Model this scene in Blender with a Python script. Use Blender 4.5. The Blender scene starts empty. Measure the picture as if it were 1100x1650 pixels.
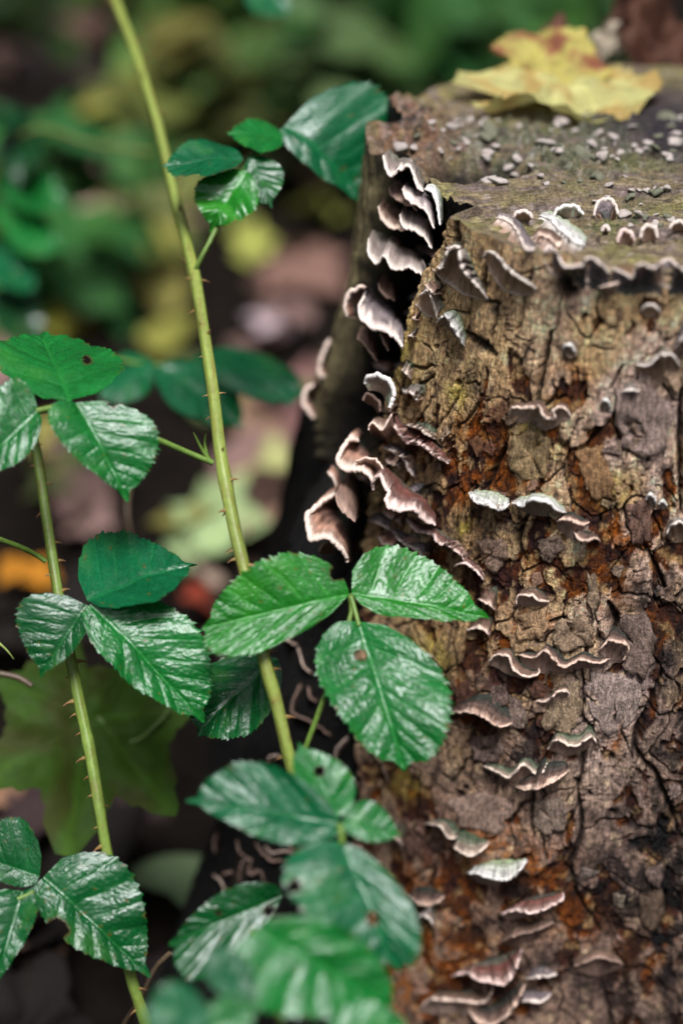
import bpy, math, random
import numpy as np
from mathutils import Vector, Matrix
from mathutils.bvhtree import BVHTree

# ------------------------------------------------------------------ camera, sky, sun, exposure
S = bpy.context.scene
col = S.collection
ZC, ZT, PIT, K = .762, .52, math.radians(33), .72/1650      # camera height, stump top, pitch, tangent per photo pixel
CAM = np.array([0., 0., ZC])
FW = np.array([0, math.cos(PIT), -math.sin(PIT)]); UP = np.array([0, math.sin(PIT), math.cos(PIT)]); RT = np.array([1., 0, 0])
cam = bpy.data.cameras.new('camera'); camo = bpy.data.objects.new('camera', cam); col.objects.link(camo)
camo.location = CAM; camo.rotation_euler = (math.pi/2-PIT, 0, 0)
cam.sensor_width = 36; cam.lens = 50; cam.clip_start = .02; cam.clip_end = 200
cam.dof.use_dof = True; cam.dof.focus_distance = .677; cam.dof.aperture_fstop = 2.1; cam.dof.aperture_blades = 0
S.camera = camo
S.render.resolution_x, S.render.resolution_y = 682, 1024
W = bpy.data.worlds.new('World'); S.world = W; W.use_nodes = True
nt = W.node_tree; nt.nodes.clear()
sky = nt.nodes.new('ShaderNodeTexSky'); sky.sky_type = 'NISHITA'; sky.sun_disc = False
SUN_EL, SUN_AZ = math.radians(71), math.radians(172)        # azimuth from +Y towards +X
sky.sun_elevation = SUN_EL; sky.sun_rotation = SUN_AZ; sky.dust_density = 4; sky.air_density = 1.0; sky.ozone_density = 1
hs = nt.nodes.new('ShaderNodeHueSaturation'); hs.inputs['Saturation'].default_value = .6
bg = nt.nodes.new('ShaderNodeBackground'); bg.inputs['Strength'].default_value = .05
ow = nt.nodes.new('ShaderNodeOutputWorld')
nt.links.new(sky.outputs[0], hs.inputs['Color']); nt.links.new(hs.outputs[0], bg.inputs[0]); nt.links.new(bg.outputs[0], ow.inputs[0])
sl = bpy.data.lights.new('sun', 'SUN'); sl.energy = 1.5; sl.angle = math.radians(21); sl.color = (.96, .985, 1)
so = bpy.data.objects.new('sun', sl); col.objects.link(so)
sd = Vector((math.sin(SUN_AZ)*math.cos(SUN_EL), math.cos(SUN_AZ)*math.cos(SUN_EL), math.sin(SUN_EL)))
so.rotation_euler = sd.to_track_quat('Z', 'Y').to_euler(); so.location = sd*5
S.view_settings.view_transform = 'Standard'; S.view_settings.look = 'None'; S.view_settings.gamma = 1
S.view_settings.exposure = 1.56; S.view_settings.use_curve_mapping = False
S.cycles.use_denoising = True; S.cycles.max_bounces = 6; S.cycles.transparent_max_bounces = 6
S.cycles.sample_clamp_indirect = 4

# ------------------------------------------------------------------ helpers
rng = np.random.default_rng(7); random.seed(7)
def ray(px, py):                         # photo pixel -> ray with unit depth along the lens axis
    px = np.asarray(px, float); py = np.asarray(py, float)
    return FW + ((px-550)*K)[..., None]*RT + ((825-py)*K)[..., None]*UP
def at(px, py, d): return CAM + ray(px, py)*np.asarray(d, float)[..., None]
def proj(P):
    q = np.asarray(P)-CAM; w = q@FW
    return 550+(q@RT)/w/K, 825-(q@UP)/w/K, w
def on_plane(px, py, z=0.):
    r = ray(px, py); return CAM + r*((z-ZC)/r[..., 2])[..., None]
GR = np.stack([np.cos(np.arange(256)/256*2*np.pi), np.sin(np.arange(256)/256*2*np.pi)], 1)
def hsh(ix, iy, seed):
    h = (ix.astype(np.int64)*374761393 + iy.astype(np.int64)*668265263 + seed*974634777) & 0xffffffff
    h = ((h ^ (h >> 13))*1274126177) & 0xffffffff
    h = ((h ^ (h >> 15))*2246822519) & 0xffffffff
    return h ^ (h >> 16)
def gn(x, y, seed=0):                    # gradient noise about -0.7 .. 0.7
    x = np.asarray(x, float); y = np.asarray(y, float)+np.zeros_like(x)
    ix = np.floor(x); iy = np.floor(y); fx = x-ix; fy = y-iy
    u = fx*fx*fx*(fx*(fx*6-15)+10); v = fy*fy*fy*(fy*(fy*6-15)+10)
    def g(a, b):
        k = GR[hsh(ix+a, iy+b, seed) & 255]; return k[..., 0]*(fx-a)+k[..., 1]*(fy-b)
    n0 = g(0, 0)*(1-u)+g(1, 0)*u; n1 = g(0, 1)*(1-u)+g(1, 1)*u
    return n0*(1-v)+n1*v
def fbm(x, y, o=4, seed=0, gain=.5):
    s = 0; a = 1; t = 0
    for i in range(o):
        s = s+a*gn(np.asarray(x)*2**i+i*17.3, np.asarray(y)*2**i+i*9.1, seed+i); t += a; a *= gain
    return s/t*1.6
def worley(x, y, seed=0):
    ix = np.floor(x); iy = np.floor(y); f1 = np.full(x.shape, 9.); f2 = f1.copy(); cid = np.zeros(x.shape)
    for a in (-1, 0, 1):
        for b in (-1, 0, 1):
            h = hsh(ix+a, iy+b, seed); dx = ix+a+(h & 1023)/1023-x; dy = iy+b+((h >> 10) & 1023)/1023-y
            d = np.sqrt(dx*dx+dy*dy); n = d < f1
            f2 = np.where(n, f1, np.minimum(f2, d)); cid = np.where(n, ((h >> 20) & 1023)/1023, cid); f1 = np.where(n, d, f1)
    return f1, f2, cid
def sst(a, b, x):
    t = np.clip((x-a)/(b-a), 0, 1); return t*t*(3-2*t)
def mixc(c, k, m): m = np.asarray(m)[..., None]; return c*(1-m)+np.asarray(k, float)*m
def resample(pts, n):                    # Catmull-Rom through points of any dimension, even spacing
    p = np.asarray(pts, float)
    if len(p) == 2: return p[0]+(p[1]-p[0])*np.linspace(0, 1, n)[:, None]
    q = np.vstack([2*p[0]-p[1], p, 2*p[-1]-p[-2]]); out = []
    for i in range(1, len(q)-2):
        t = np.linspace(0, 1, 16, endpoint=False)[:, None]; a, b, c, d = q[i-1:i+3]
        out.append(.5*(2*b+(c-a)*t+(2*a-5*b+4*c-d)*t**2+(3*b-a-3*c+d)*t**3))
    out = np.vstack(out+[p[-1:]])
    s = np.r_[0, np.cumsum(np.linalg.norm(np.diff(out[:, :2], axis=0), axis=1))]
    return np.stack([np.interp(np.linspace(0, s[-1], n), s, out[:, k]) for k in range(p.shape[1])], 1)
ORG = {}
def org(o):
    while o is not None:
        if o in ORG: return ORG[o]
        o = o.parent
    return np.zeros(3)
def tag(o, label=None, cat=None, group=None, kind=None):
    for k, v in (('label', label), ('category', cat), ('group', group), ('kind', kind)):
        if v: o[k] = v
    return o
def thing(name, label, cat, loc, group=None):
    o = bpy.data.objects.new(name, None); o.empty_display_size = .01; o.location = loc; col.objects.link(o); ORG[o] = np.asarray(loc, float)
    return tag(o, label, cat, group)
def mesh_data(name, V, F, cols=None, mat=None, smooth=True):
    V = np.asarray(V, np.float32).reshape(-1, 3); F = np.asarray(F, np.int32)
    me = bpy.data.meshes.new(name); k = F.shape[1]
    me.vertices.add(len(V)); me.vertices.foreach_set('co', V.ravel())
    me.loops.add(F.size); me.loops.foreach_set('vertex_index', F.ravel())
    me.polygons.add(len(F)); me.polygons.foreach_set('loop_start', np.arange(0, F.size, k, dtype=np.int32))
    me.update(calc_edges=True)
    if smooth: me.polygons.foreach_set('use_smooth', np.ones(len(F), bool))
    if cols is not None:
        c = np.ones((len(V), 4), np.float32); c[:, :3] = np.clip(np.asarray(cols).reshape(-1, 3), 0, 1)
        me.color_attributes.new('Col', 'FLOAT_COLOR', 'POINT').data.foreach_set('color', c.ravel())
    if mat: me.materials.append(mat)
    return me
def add(name, V, F, cols, mat, parent=None, smooth=True):
    V = np.asarray(V, float).reshape(-1, 3)
    o = bpy.data.objects.new(name, mesh_data(name, V-org(parent), F, cols, mat, smooth))
    if parent: o.parent = parent
    col.objects.link(o); return o
def gridf(nr, nc, wrap=False, keep=None):
    i, j = np.meshgrid(np.arange(nr-1), np.arange(nc if wrap else nc-1), indexing='ij'); j2 = (j+1) % nc
    F = np.stack([i*nc+j, i*nc+j2, (i+1)*nc+j2, (i+1)*nc+j], -1).reshape(-1, 4)
    return F if keep is None else F[keep.ravel()]
def tube(P, R, ns=8, flat=1., cap=True):
    P = np.asarray(P, float); n = len(P); R = np.broadcast_to(np.asarray(R, float), (n,))
    T = np.gradient(P, axis=0); T /= np.linalg.norm(T, axis=1)[:, None]+1e-12
    ref = np.array([.31, .57, .76]); A = np.cross(T, ref); A /= np.linalg.norm(A, axis=1)[:, None]+1e-12; B = np.cross(T, A)
    th = np.arange(ns)/ns*2*np.pi
    V = P[:, None]+R[:, None, None]*(np.cos(th)[None, :, None]*A[:, None]+flat*np.sin(th)[None, :, None]*B[:, None])
    return V, gridf(n, ns, True)

# ------------------------------------------------------------------ materials
def mat(name, rough=.6, spec=.4, bump=(), translucent=0, objcol=False, colour=None, vary=(300, .25), coat=0, rvar=0, streak=None):
    m = bpy.data.materials.new(name); m.use_nodes = True; t = m.node_tree; t.nodes.clear(); N = t.nodes.new; L = t.links.new
    out = N('ShaderNodeOutputMaterial'); p = N('ShaderNodeBsdfPrincipled'); p.inputs['Roughness'].default_value = rough
    p.inputs['Specular IOR Level'].default_value = spec; p.inputs['Coat Weight'].default_value = coat; p.inputs['Coat Roughness'].default_value = .12
    tc = N('ShaderNodeTexCoord')
    if objcol: src = N('ShaderNodeObjectInfo').outputs['Color']
    elif colour: r = N('ShaderNodeRGB'); r.outputs[0].default_value = (*colour, 1); src = r.outputs[0]
    else: a = N('ShaderNodeVertexColor'); a.layer_name = 'Col'; src = a.outputs['Color']
    nz = N('ShaderNodeTexNoise'); nz.inputs['Scale'].default_value = vary[0]; nz.inputs['Detail'].default_value = 5; nz.inputs['Roughness'].default_value = .65
    L(tc.outputs['Object'], nz.inputs['Vector'])
    mr = N('ShaderNodeMapRange'); mr.inputs[1].default_value = .3; mr.inputs[2].default_value = .7; mr.inputs[3].default_value = 1-vary[1]; mr.inputs[4].default_value = 1+vary[1]
    L(nz.outputs['Fac'], mr.inputs[0])
    mx = N('ShaderNodeVectorMath'); mx.operation = 'SCALE'; L(src, mx.inputs[0]); L(mr.outputs[0], mx.inputs['Scale'])
    if streak:
        mp = N('ShaderNodeMapping'); mp.inputs['Scale'].default_value = streak[0]; L(tc.outputs['Object'], mp.inputs['Vector'])
        n3 = N('ShaderNodeTexNoise'); n3.inputs['Scale'].default_value = 1; n3.inputs['Detail'].default_value = 6; n3.inputs['Roughness'].default_value = .7; L(mp.outputs[0], n3.inputs['Vector'])
        m3 = N('ShaderNodeMapRange'); m3.inputs[1].default_value = .38; m3.inputs[2].default_value = .62; m3.inputs[3].default_value = 1-streak[1]; m3.inputs[4].default_value = 1+streak[1]*.7; L(n3.outputs['Fac'], m3.inputs[0])
        mx3 = N('ShaderNodeVectorMath'); mx3.operation = 'SCALE'; L(mx.outputs[0], mx3.inputs[0]); L(m3.outputs[0], mx3.inputs['Scale']); mx = mx3
    L(mx.outputs[0], p.inputs['Base Color'])
    if rvar:
        m2 = N('ShaderNodeMapRange'); m2.inputs[1].default_value = .35; m2.inputs[2].default_value = .65; m2.inputs[3].default_value = rough-rvar; m2.inputs[4].default_value = rough+rvar
        n2 = N('ShaderNodeTexNoise'); n2.inputs['Scale'].default_value = vary[0]*.25; n2.inputs['Detail'].default_value = 4; L(tc.outputs['Object'], n2.inputs['Vector'])
        L(n2.outputs['Fac'], m2.inputs[0]); L(m2.outputs[0], p.inputs['Roughness'])
    prev = None
    for sc, dist, strength in bump:
        n = N('ShaderNodeTexNoise'); n.inputs['Scale'].default_value = sc; n.inputs['Detail'].default_value = 4; n.inputs['Roughness'].default_value = .6
        L(tc.outputs['Object'], n.inputs['Vector'])
        b = N('ShaderNodeBump'); b.inputs['Distance'].default_value = dist; b.inputs['Strength'].default_value = strength; L(n.outputs['Fac'], b.inputs['Height'])
        if prev: L(prev.outputs[0], b.inputs['Normal'])
        prev = b
    if prev: L(prev.outputs[0], p.inputs['Normal'])
    if translucent:
        tr = N('ShaderNodeBsdfTranslucent'); ms = N('ShaderNodeMixShader'); ms.inputs[0].default_value = translucent
        L(mx.outputs[0], tr.inputs['Color']); L(p.outputs[0], ms.inputs[1]); L(tr.outputs[0], ms.inputs[2]); L(ms.outputs[0], out.inputs[0])
    else: L(p.outputs[0], out.inputs[0])
    return m
M_BARK = mat('bark', .68, .22, ((700, .0022, .8), (2200, .0007, .8)), vary=(1300, .5), rvar=.15, streak=((700, 700, 130), .55))
M_TOP = mat('cut_wood', .7, .2, ((500, .0025, .8), (1500, .0008, .8)), vary=(700, .5), rvar=.15, streak=((150, 900, 900), .45))
M_FUN = mat('fungus_flesh', .75, .2, ((1200, .0010, .7),), vary=(1100, .3))
M_LEAF = mat('bramble_leaf', .26, .42, ((450, .0012, .25), (1400, .0003, .3)), translucent=.10, vary=(900, .25), rvar=.09, coat=.08)
M_DULL = mat('soft_leaf', .6, .12, ((300, .001, .3),), translucent=.25, vary=(120, .18))
M_STEM = mat('cane_skin', .42, .4, ((700, .0004, .4),), vary=(350, .18))
M_LITTER = mat('dead_leaf', .6, .2, ((120, .003, .5),), objcol=True, translucent=.12, vary=(60, .3))
M_SOIL = mat('soil', .9, .03, ((40, .02, .8), (200, .004, .8)), colour=(.010, .0075, .006), vary=(30, .5))
M_ADDED_WOODS = mat('added_wood_foliage', .6, .3, (), colour=(.03, .05, .016), translucent=.2, vary=(.6, .4))

# ------------------------------------------------------------------ ground
rr = np.r_[0, np.geomspace(.15, 60, 60)]; aa = np.arange(96)/96*2*np.pi
gx = rr[:, None]*np.cos(aa); gy = 1.2+rr[:, None]*np.sin(aa)
gz = .012*fbm(gx*3, gy*3, 4, 5)+.05*fbm(gx*.6, gy*.6, 2, 9)*sst(.6, 2, np.hypot(gx, gy-.8))
g = add('ground', np.stack([gx, gy, gz], -1), gridf(len(rr), len(aa), True), None, M_SOIL); tag(g, kind='structure')

# ------------------------------------------------------------------ stump: shape
AX, AY = .165, .715
KP = np.array([-180, -120, -60, -30, 0, 10, 17, 30, 42, 52, 60, 75, 90, 100, 112, 130, 180.])
KR = np.array([.155, .16, .16, .158, .153, .153, .158, .157, .153, .150, .150, .150, .151, .155, .156, .155, .155])
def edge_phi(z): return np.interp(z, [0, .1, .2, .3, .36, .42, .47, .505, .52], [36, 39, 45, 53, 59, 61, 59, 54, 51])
def base_r(phi, z, t):
    r = np.interp(phi, KP, KR)+.115*(np.clip(t, 0, 1)/.52)**1.35
    A = np.interp(t, [.08, .14, .18, .24, .35, .5], [0, .016, .040, .046, .072, .105])
    pr = np.interp(t, [.1, .18, .24, .35, .5], [76, 69, 60, 56, 53])
    dphi = phi-pr; sg = np.where(dphi < 0, 9., 17.)
    r = r+A*np.exp(-(dphi/sg)**2)
    r = r+.03*np.interp(t, [.06, .2], [0, 1])*np.exp(-((phi-118)/12)**2)
    return r
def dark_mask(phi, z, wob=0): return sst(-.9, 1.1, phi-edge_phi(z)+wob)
def rim_z(phi): return ZT+.007*fbm(np.asarray(phi)/3., 0*np.asarray(phi)+1.3, 4, 22)*sst(52, 62, np.asarray(phi))*(1-sst(118, 126, np.asarray(phi)))+.0035*fbm(np.asarray(phi)/6., 0*np.asarray(phi)+3.3, 4, 21)+.010*np.exp(-((np.asarray(phi)-108)/14.)**2)-.004*np.exp(-((np.asarray(phi)-70)/12.)**2)
phis = np.concatenate([np.arange(-180, -60, 6), np.arange(-60, -8, 1.0), np.arange(-8, 63, .205), np.arange(63, 128, .42), np.arange(128, 180, 4)])
NR = 820; tv = np.linspace(0, 1, NR)
PH = np.broadcast_to(phis, (NR, len(phis)))
ZTOP = rim_z(phis)
Z = ZTOP*(1-tv[:, None])+(-.03)*tv[:, None]
TT = ZT-Z
a_mm = PH*2.8+200; b_mm = Z*1000
R0 = base_r(PH, Z, TT)
wob = 2.2*fbm(b_mm/16, a_mm*0+5, 4, 31)+.8*fbm(b_mm/4, a_mm*0+8, 2, 32)
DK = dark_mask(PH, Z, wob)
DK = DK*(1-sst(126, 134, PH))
# recess of the rotten side, with a free slab of bark standing in it near the top
rec = np.interp(TT, [0, .03, .08, .15, .2, .3, .52], [.020, .030, .042, .036, .016, .014, .014])
wobs = 1.5*fbm(b_mm/60, a_mm*0+2, 2, 33)
slab = sst(85.5, 88, PH+wobs)*(1-sst(97, 101, PH))*(1-sst(.15, .20, TT+.006*wob))
rec = rec*(1-slab)*(1-sst(100, 112, PH)*.7)
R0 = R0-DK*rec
def xyz(phi, R, z):
    p = np.radians(phi); return np.stack([AX-R*np.sin(p), AY-R*np.cos(p), z+0*R], -1)
PX, PY, _ = proj(xyz(PH, R0, Z))
# ---- bark relief (mm) and colours
wx = 9*fbm(a_mm/22, b_mm/30, 3, 41); wy = 12*fbm(a_mm/22, b_mm/30, 3, 42)
H = 3.2*fbm(a_mm/60, b_mm/110, 2, 50)+1.6*fbm(a_mm/11, b_mm/48, 3, 51)
def blob(px, py, rx, ry): 
    e = ((PX-px)/rx)**2+((PY-py)/ry)**2
    return np.exp(-e)
rough_zone = sst(520, 720, PY+60*fbm(a_mm/40, b_mm/40, 2, 55))
f = fbm((a_mm+wx)/13, (b_mm+wy)/30, 6, 60, .55)
thr = .24-.17*rough_zone
for bb in ((915, 640, 60, 45), (960, 790, 45, 90), (770, 730, 60, 70), (770, 960, 70, 60), (780, 1120, 70, 70), (700, 1540, 120, 90), (930, 1490, 70, 60), (1000, 910, 70, 60), (820, 700, 90, 40)): thr = thr-.16*blob(*bb)
for bb in ((900, 470, 200, 90), (1050, 620, 80, 90), (970, 1170, 70, 110), (950, 1270, 90, 60), (760, 1280, 80, 50), (1030, 760, 70, 70), (700, 590, 90, 60)): thr = thr+.20*blob(*bb)
g1 = f-thr
lay1 = sst(-.03, .03, g1)                      # 0 = outer skin kept, 1 = flaked to the inner red bark
g2 = fbm((a_mm+wx)/9+40, (b_mm+wy)/15, 5, 61, .55)-.30+.10*(1-lay1)-.08*rough_zone
lay2 = sst(0, .05, g2)*lay1
H = H-1.7*lay1-1.9*lay2
H = H+.7*np.exp(-(g1/.035)**2)*(1-lay1)*gn(a_mm/7, b_mm/7, 66)*2      # lifted flake lips
f1, f2, cid = worley((a_mm+wx*.8)/17, (b_mm+wy*.8)/30, 70)
crk_w = np.clip(fbm(a_mm/26, b_mm/40, 3, 71)+.12+.25*rough_zone, 0, 1)
crk = np.exp(-((f2-f1)/(.012+.036*crk_w))**2)*sst(.02, .25, crk_w)
q1, q2, qid = worley((a_mm+wx*1.4)/5.2, (b_mm+wy*1.2)/8, 72)
fine_w = sst(-.05, .3, fbm(a_mm/18, b_mm/22, 3, 73)+.15*rough_zone)
fine = np.exp(-((q2-q1)/.07)**2)*fine_w
H = H-4.2*crk-.9*fine+(cid-.5)*.9*sst(.1, .3, crk_w)+(qid-.5)*.5*fine_w
H = H+.75*fbm(a_mm/2.4, b_mm/4.5, 4, 75)+.35*fbm(a_mm/7, b_mm/1.6, 3, 76)*(1-lay1)+.9*fbm(a_mm/1.6, b_mm/9, 3, 77)*lay1
def polyd(pts):
    p = resample(pts, max(6, len(pts)*5)); d = np.full(PX.shape, 1e3); x0, x1 = p[:, 0].min()-30, p[:, 0].max()+30; y0, y1 = p[:, 1].min()-30, p[:, 1].max()+30
    m = (PX > x0) & (PX < x1) & (PY > y0) & (PY < y1); X = PX[m]+3*gn(a_mm[m]/3, b_mm[m]/3, 80); Y = PY[m]; D = np.full(X.shape, 1e3); U = np.zeros(X.shape)
    for i in range(len(p)-1):
        vx, vy = p[i+1]-p[i]; s = np.clip(((X-p[i, 0])*vx+(Y-p[i, 1])*vy)/(vx*vx+vy*vy+1e-9), 0, 1)
        dd = np.hypot(X-p[i, 0]-s*vx, Y-p[i, 1]-s*vy); n = dd < D; U = np.where(n, (i+s)/(len(p)-1), U); D = np.where(n, dd, D)
    d[m] = D; u = np.zeros(PX.shape); u[m] = U; return d, u
CR = [([(887, 535), (878, 570), (872, 600), (866, 640), (862, 655)], 4.5, 6), ([(1003, 588), (992, 608), (982, 628)], 2.5, 3), ([(797, 485), (795, 520), (789, 550)], 2, 3),
 ([(745, 540), (765, 552), (795, 572)], 7, 6), ([(748, 605), (730, 650), (695, 700)], 1.8, 2.5), ([(812, 720), (795, 755), (778, 792)], 5, 5), ([(990, 665), (968, 690), (948, 712), (940, 730)], 3.5, 4),
 ([(985, 668), (1000, 722), (1045, 742)], 3, 4), ([(860, 1272), (856, 1313), (860, 1345)], 3.5, 4), ([(1067, 1084), (1049, 1128), (1027, 1175), (1024, 1212), (1056, 1248), (1075, 1285)], 5, 6),
 ([(936, 1077), (940, 1124), (936, 1153), (951, 1175), (940, 1212), (933, 1259), (911, 1288)], 3.5, 5), ([(980, 975), (990, 1005), (988, 1048)], 7, 7), ([(884, 1005), (905, 1002), (918, 1020)], 4, 4),
 ([(927, 1250), (936, 1341), (918, 1400), (932, 1455), (964, 1505)], 4, 5), ([(1055, 1259), (1077, 1295), (1092, 1340)], 5, 5), ([(1072, 1440), (1066, 1480), (1050, 1525)], 5, 5),
 ([(1097, 620), (1095, 720), (1097, 830)], 5, 6), ([(735, 350), (728, 400), (722, 440)], 6, 7), ([(780, 430), (776, 480), (800, 492)], 4, 4), ([(905, 445), (915, 470), (925, 468)], 11, 6), ([(965, 475), (960, 500), (975, 520), (990, 525)], 2, 2.5),
 ([(1048, 540), (1066, 500), (1090, 480)], 1.5, 2), ([(700, 620), (690, 650), (660, 690)], 1.6, 2), ([(850, 830), (835, 870), (845, 905)], 3, 4), ([(1035, 880), (1060, 925), (1075, 960)], 4, 4), ([(700, 1400), (690, 1440), (700, 1480)], 3, 3),
 ([(760, 1180), (765, 1210), (790, 1215)], 4, 4), ([(820, 1330), (850, 1290), (870, 1330), (880, 1385)], 3, 3), ([(640, 560), (650, 610), (635, 650)], 2, 2.5)]
dc = np.zeros(PX.shape)
for pts, w, dep in CR:
    d, u = polyd(pts); w2 = w*(.45+.55*np.sin(np.pi*np.clip(u, .02, .98)))
    e = np.exp(-(d/w2)**2)*(d < 40); H = H-dep*e; dc = np.maximum(dc, e)
# pinholes bored by beetles
for hx, hy, hr in ((990, 1163, 7), (985, 1308, 4), (949, 1280, 4), (985, 1222, 4), (740, 1283, 6), (748, 1272, 4), (735, 690, 3), (735, 618, 4), (892, 1172, 5), (700, 560, 3)):
    e = np.exp(-(((PX-hx)/hr)**2+((PY-hy)/(hr*1.2))**2)**2); H = H-7*e; dc = np.maximum(dc, e)
OUTC = np.zeros(PX.shape+(3,)); tone = fbm(a_mm/30, b_mm/40, 4, 90); tone2 = fbm(a_mm/8, b_mm/12, 5, 91, .6); tone3 = fbm(a_mm/2.2, b_mm/3.2, 4, 92, .6)
c = np.zeros(PX.shape+(3,))+np.array([.41, .285, .175])
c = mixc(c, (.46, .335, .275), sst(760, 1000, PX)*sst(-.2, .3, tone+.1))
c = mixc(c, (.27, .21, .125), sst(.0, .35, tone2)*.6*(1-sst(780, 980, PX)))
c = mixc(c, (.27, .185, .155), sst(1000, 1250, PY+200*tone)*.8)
c = mixc(c, (.36, .28, .24), blob(970, 1190, 80, 130)*.8)
c = mixc(c, (.25, .19, .19), np.clip(blob(1040, 680, 60, 70)+blob(1030, 1080, 50, 60), 0, 1)*.7)
c = c*(1+.55*tone2+.5*tone3)[..., None]
c = mixc(c, (.52, .41, .28), sst(.12, .5, fbm(a_mm/6, b_mm/10, 4, 93))*.55); c = mixc(c, (.10, .065, .055), sst(.12, .42, fbm(a_mm/5, b_mm/12, 5, 191, .6)+.06*rough_zone)*.75)
red = mixc(np.zeros_like(c)+np.array([.12, .046, .027]), (.24, .078, .022), sst(-.1, .35, fbm(a_mm/12, b_mm/16, 4, 94)))
red = mixc(red, (.06, .025, .024), sst(-.05, .35, fbm(a_mm/9, b_mm/14, 4, 95)))
red = mixc(red, (.40, .28, .16), sst(.08, .36, fbm(a_mm/7, b_mm/9, 4, 96))*.7)*(1+.5*tone3)[..., None]
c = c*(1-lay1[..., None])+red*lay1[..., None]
c = mixc(c, (.035, .022, .018), lay2*.85)
rust = np.zeros(PX.shape)
for bb in ((915, 620, 38, 36), (945, 765, 26, 60), (850, 765, 34, 26), (800, 720, 30, 60), (745, 790, 24, 40), (1010, 870, 45, 50), (985, 950, 40, 40), (855, 1003, 40, 22), (700, 1530, 110, 70), (640, 1590, 70, 60), (680, 1420, 50, 40), (870, 1400, 50, 40), (1010, 1560, 50, 60), (935, 1490, 55, 36), (790, 1365, 60, 45), (760, 690, 40, 30), (990, 1190, 12, 30)): rust = np.maximum(rust, blob(*bb))
rust = rust*sst(-.25, .25, tone2+.5*tone3)
c = mixc(c, np.array([.29, .092, .02]), rust*.85)*(1+.25*rust*tone3)[..., None]
mar = np.zeros(PX.shape)
for bb in ((770, 950, 60, 50), (720, 1000, 45, 40), (785, 1110, 55, 60), (735, 1085, 35, 60), (800, 660, 40, 40), (690, 1340, 40, 60)): mar = np.maximum(mar, blob(*bb))
c = mixc(c, (.10, .038, .036), mar*sst(-.3, .2, tone2)*.8)
blk = np.zeros(PX.shape)  # black crust patches; those at lower right also paint in shade
for bb in ((845, 645, 26, 9), (768, 822, 18, 12), (757, 620, 14, 26), (840, 1215, 60, 30), (1040, 960, 60, 34), (800, 500, 30, 12), (770, 555, 26, 14), (915, 460, 26, 14), (690, 800, 16, 40), (730, 860, 20, 30), (860, 1225, 60, 18), (750, 1250, 40, 16), (800, 1490, 50, 20), (790, 1600, 60, 26), (1065, 1040, 40, 60), (1060, 1370, 75, 120), (1075, 1540, 70, 150), (1000, 1600, 110, 60), (990, 1430, 70, 70), (1085, 1180, 36, 120), (880, 1560, 60, 40), (830, 1440, 40, 30), (760, 1500, 40, 30), (800, 1230, 60, 26), (860, 1095, 70, 20), (830, 850, 50, 14), (820, 1090, 24, 30), (975, 1420, 60, 40), (780, 870, 22, 40), (860, 1190, 30, 40), (690, 730, 24, 60), (960, 1600, 70, 50)): blk = np.maximum(blk, blob(*bb))
c = mixc(c, (.022, .018, .02), blk*sst(-.35, .2, tone2+.4*tone3)*.85)
lic = np.zeros(PX.shape)
for bb in ((735, 635, 17, 26), (650, 1268, 26, 22), (748, 850, 12, 20), (690, 1060, 40, 40), (870, 690, 34, 40), (985, 790, 24, 30), (640, 560, 30, 60)): lic = np.maximum(lic, blob(*bb))
c = mixc(c, (.42, .34, .12), lic*sst(-.3, .1, tone2)*.75)
c = mixc(c, (.03, .02, .016), np.clip(crk*.8+dc*.85+fine*.5, 0, .95))
edge_shade = np.clip(np.exp(-(((PX-1075)/150)**2+((PY-1440)/250)**2)**1.5)+.8*np.exp(-((PX-1085)/60)**2-((PY-1010)/80)**2), 0, 1)*sst(-.35, .25, tone2+.4*tone); c = c*(1-.62*edge_shade)[..., None]  # light fall-off towards the lower right edge painted into the bark colour
lum = np.clip(c@np.array([.3, .5, .2]), .01, 1); c = c*((lum/.17)**.55)[..., None]; lum = (c@np.array([.3, .5, .2]))[..., None]; c = np.clip(lum+(c-lum)*1.30, .004, .62)
# the rotten dark side
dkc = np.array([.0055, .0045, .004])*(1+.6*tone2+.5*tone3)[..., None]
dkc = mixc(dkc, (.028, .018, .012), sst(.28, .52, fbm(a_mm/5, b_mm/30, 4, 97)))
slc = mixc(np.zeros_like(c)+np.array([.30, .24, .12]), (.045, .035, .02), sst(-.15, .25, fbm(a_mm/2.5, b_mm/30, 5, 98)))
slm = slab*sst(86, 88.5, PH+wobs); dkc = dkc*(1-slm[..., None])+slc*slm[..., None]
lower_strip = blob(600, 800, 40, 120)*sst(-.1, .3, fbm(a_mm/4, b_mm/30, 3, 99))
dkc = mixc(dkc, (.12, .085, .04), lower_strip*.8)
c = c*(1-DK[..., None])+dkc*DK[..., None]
Hd = 4*fbm(a_mm/7, b_mm/45, 4, 100)+1.2*fbm(a_mm/2, b_mm/8, 3, 101)
H = H*(1-DK)+Hd*DK
endf = 1-.7*(1-sst(0, .012, TV := (ZTOP-Z)))
R = R0+H/1000*endf
# fade fine relief where the grid is coarse (back of the stump)
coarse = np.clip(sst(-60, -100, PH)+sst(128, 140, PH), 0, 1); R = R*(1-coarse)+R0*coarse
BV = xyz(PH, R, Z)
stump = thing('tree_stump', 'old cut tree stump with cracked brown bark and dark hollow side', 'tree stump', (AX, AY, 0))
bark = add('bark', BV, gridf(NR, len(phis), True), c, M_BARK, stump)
# coarse copy for placing things on the surface
sub_r = np.unique(np.r_[np.arange(0, NR, 4), NR-1]); cs = np.unique(np.r_[np.where(phis < -8)[0], np.arange(np.where(phis >= -8)[0][0], len(phis), 2)])
BV2 = BV[np.ix_(sub_r, cs)]; tree = BVHTree.FromPolygons(BV2.reshape(-1, 3).tolist(), gridf(len(sub_r), len(cs), True).tolist())
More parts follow.
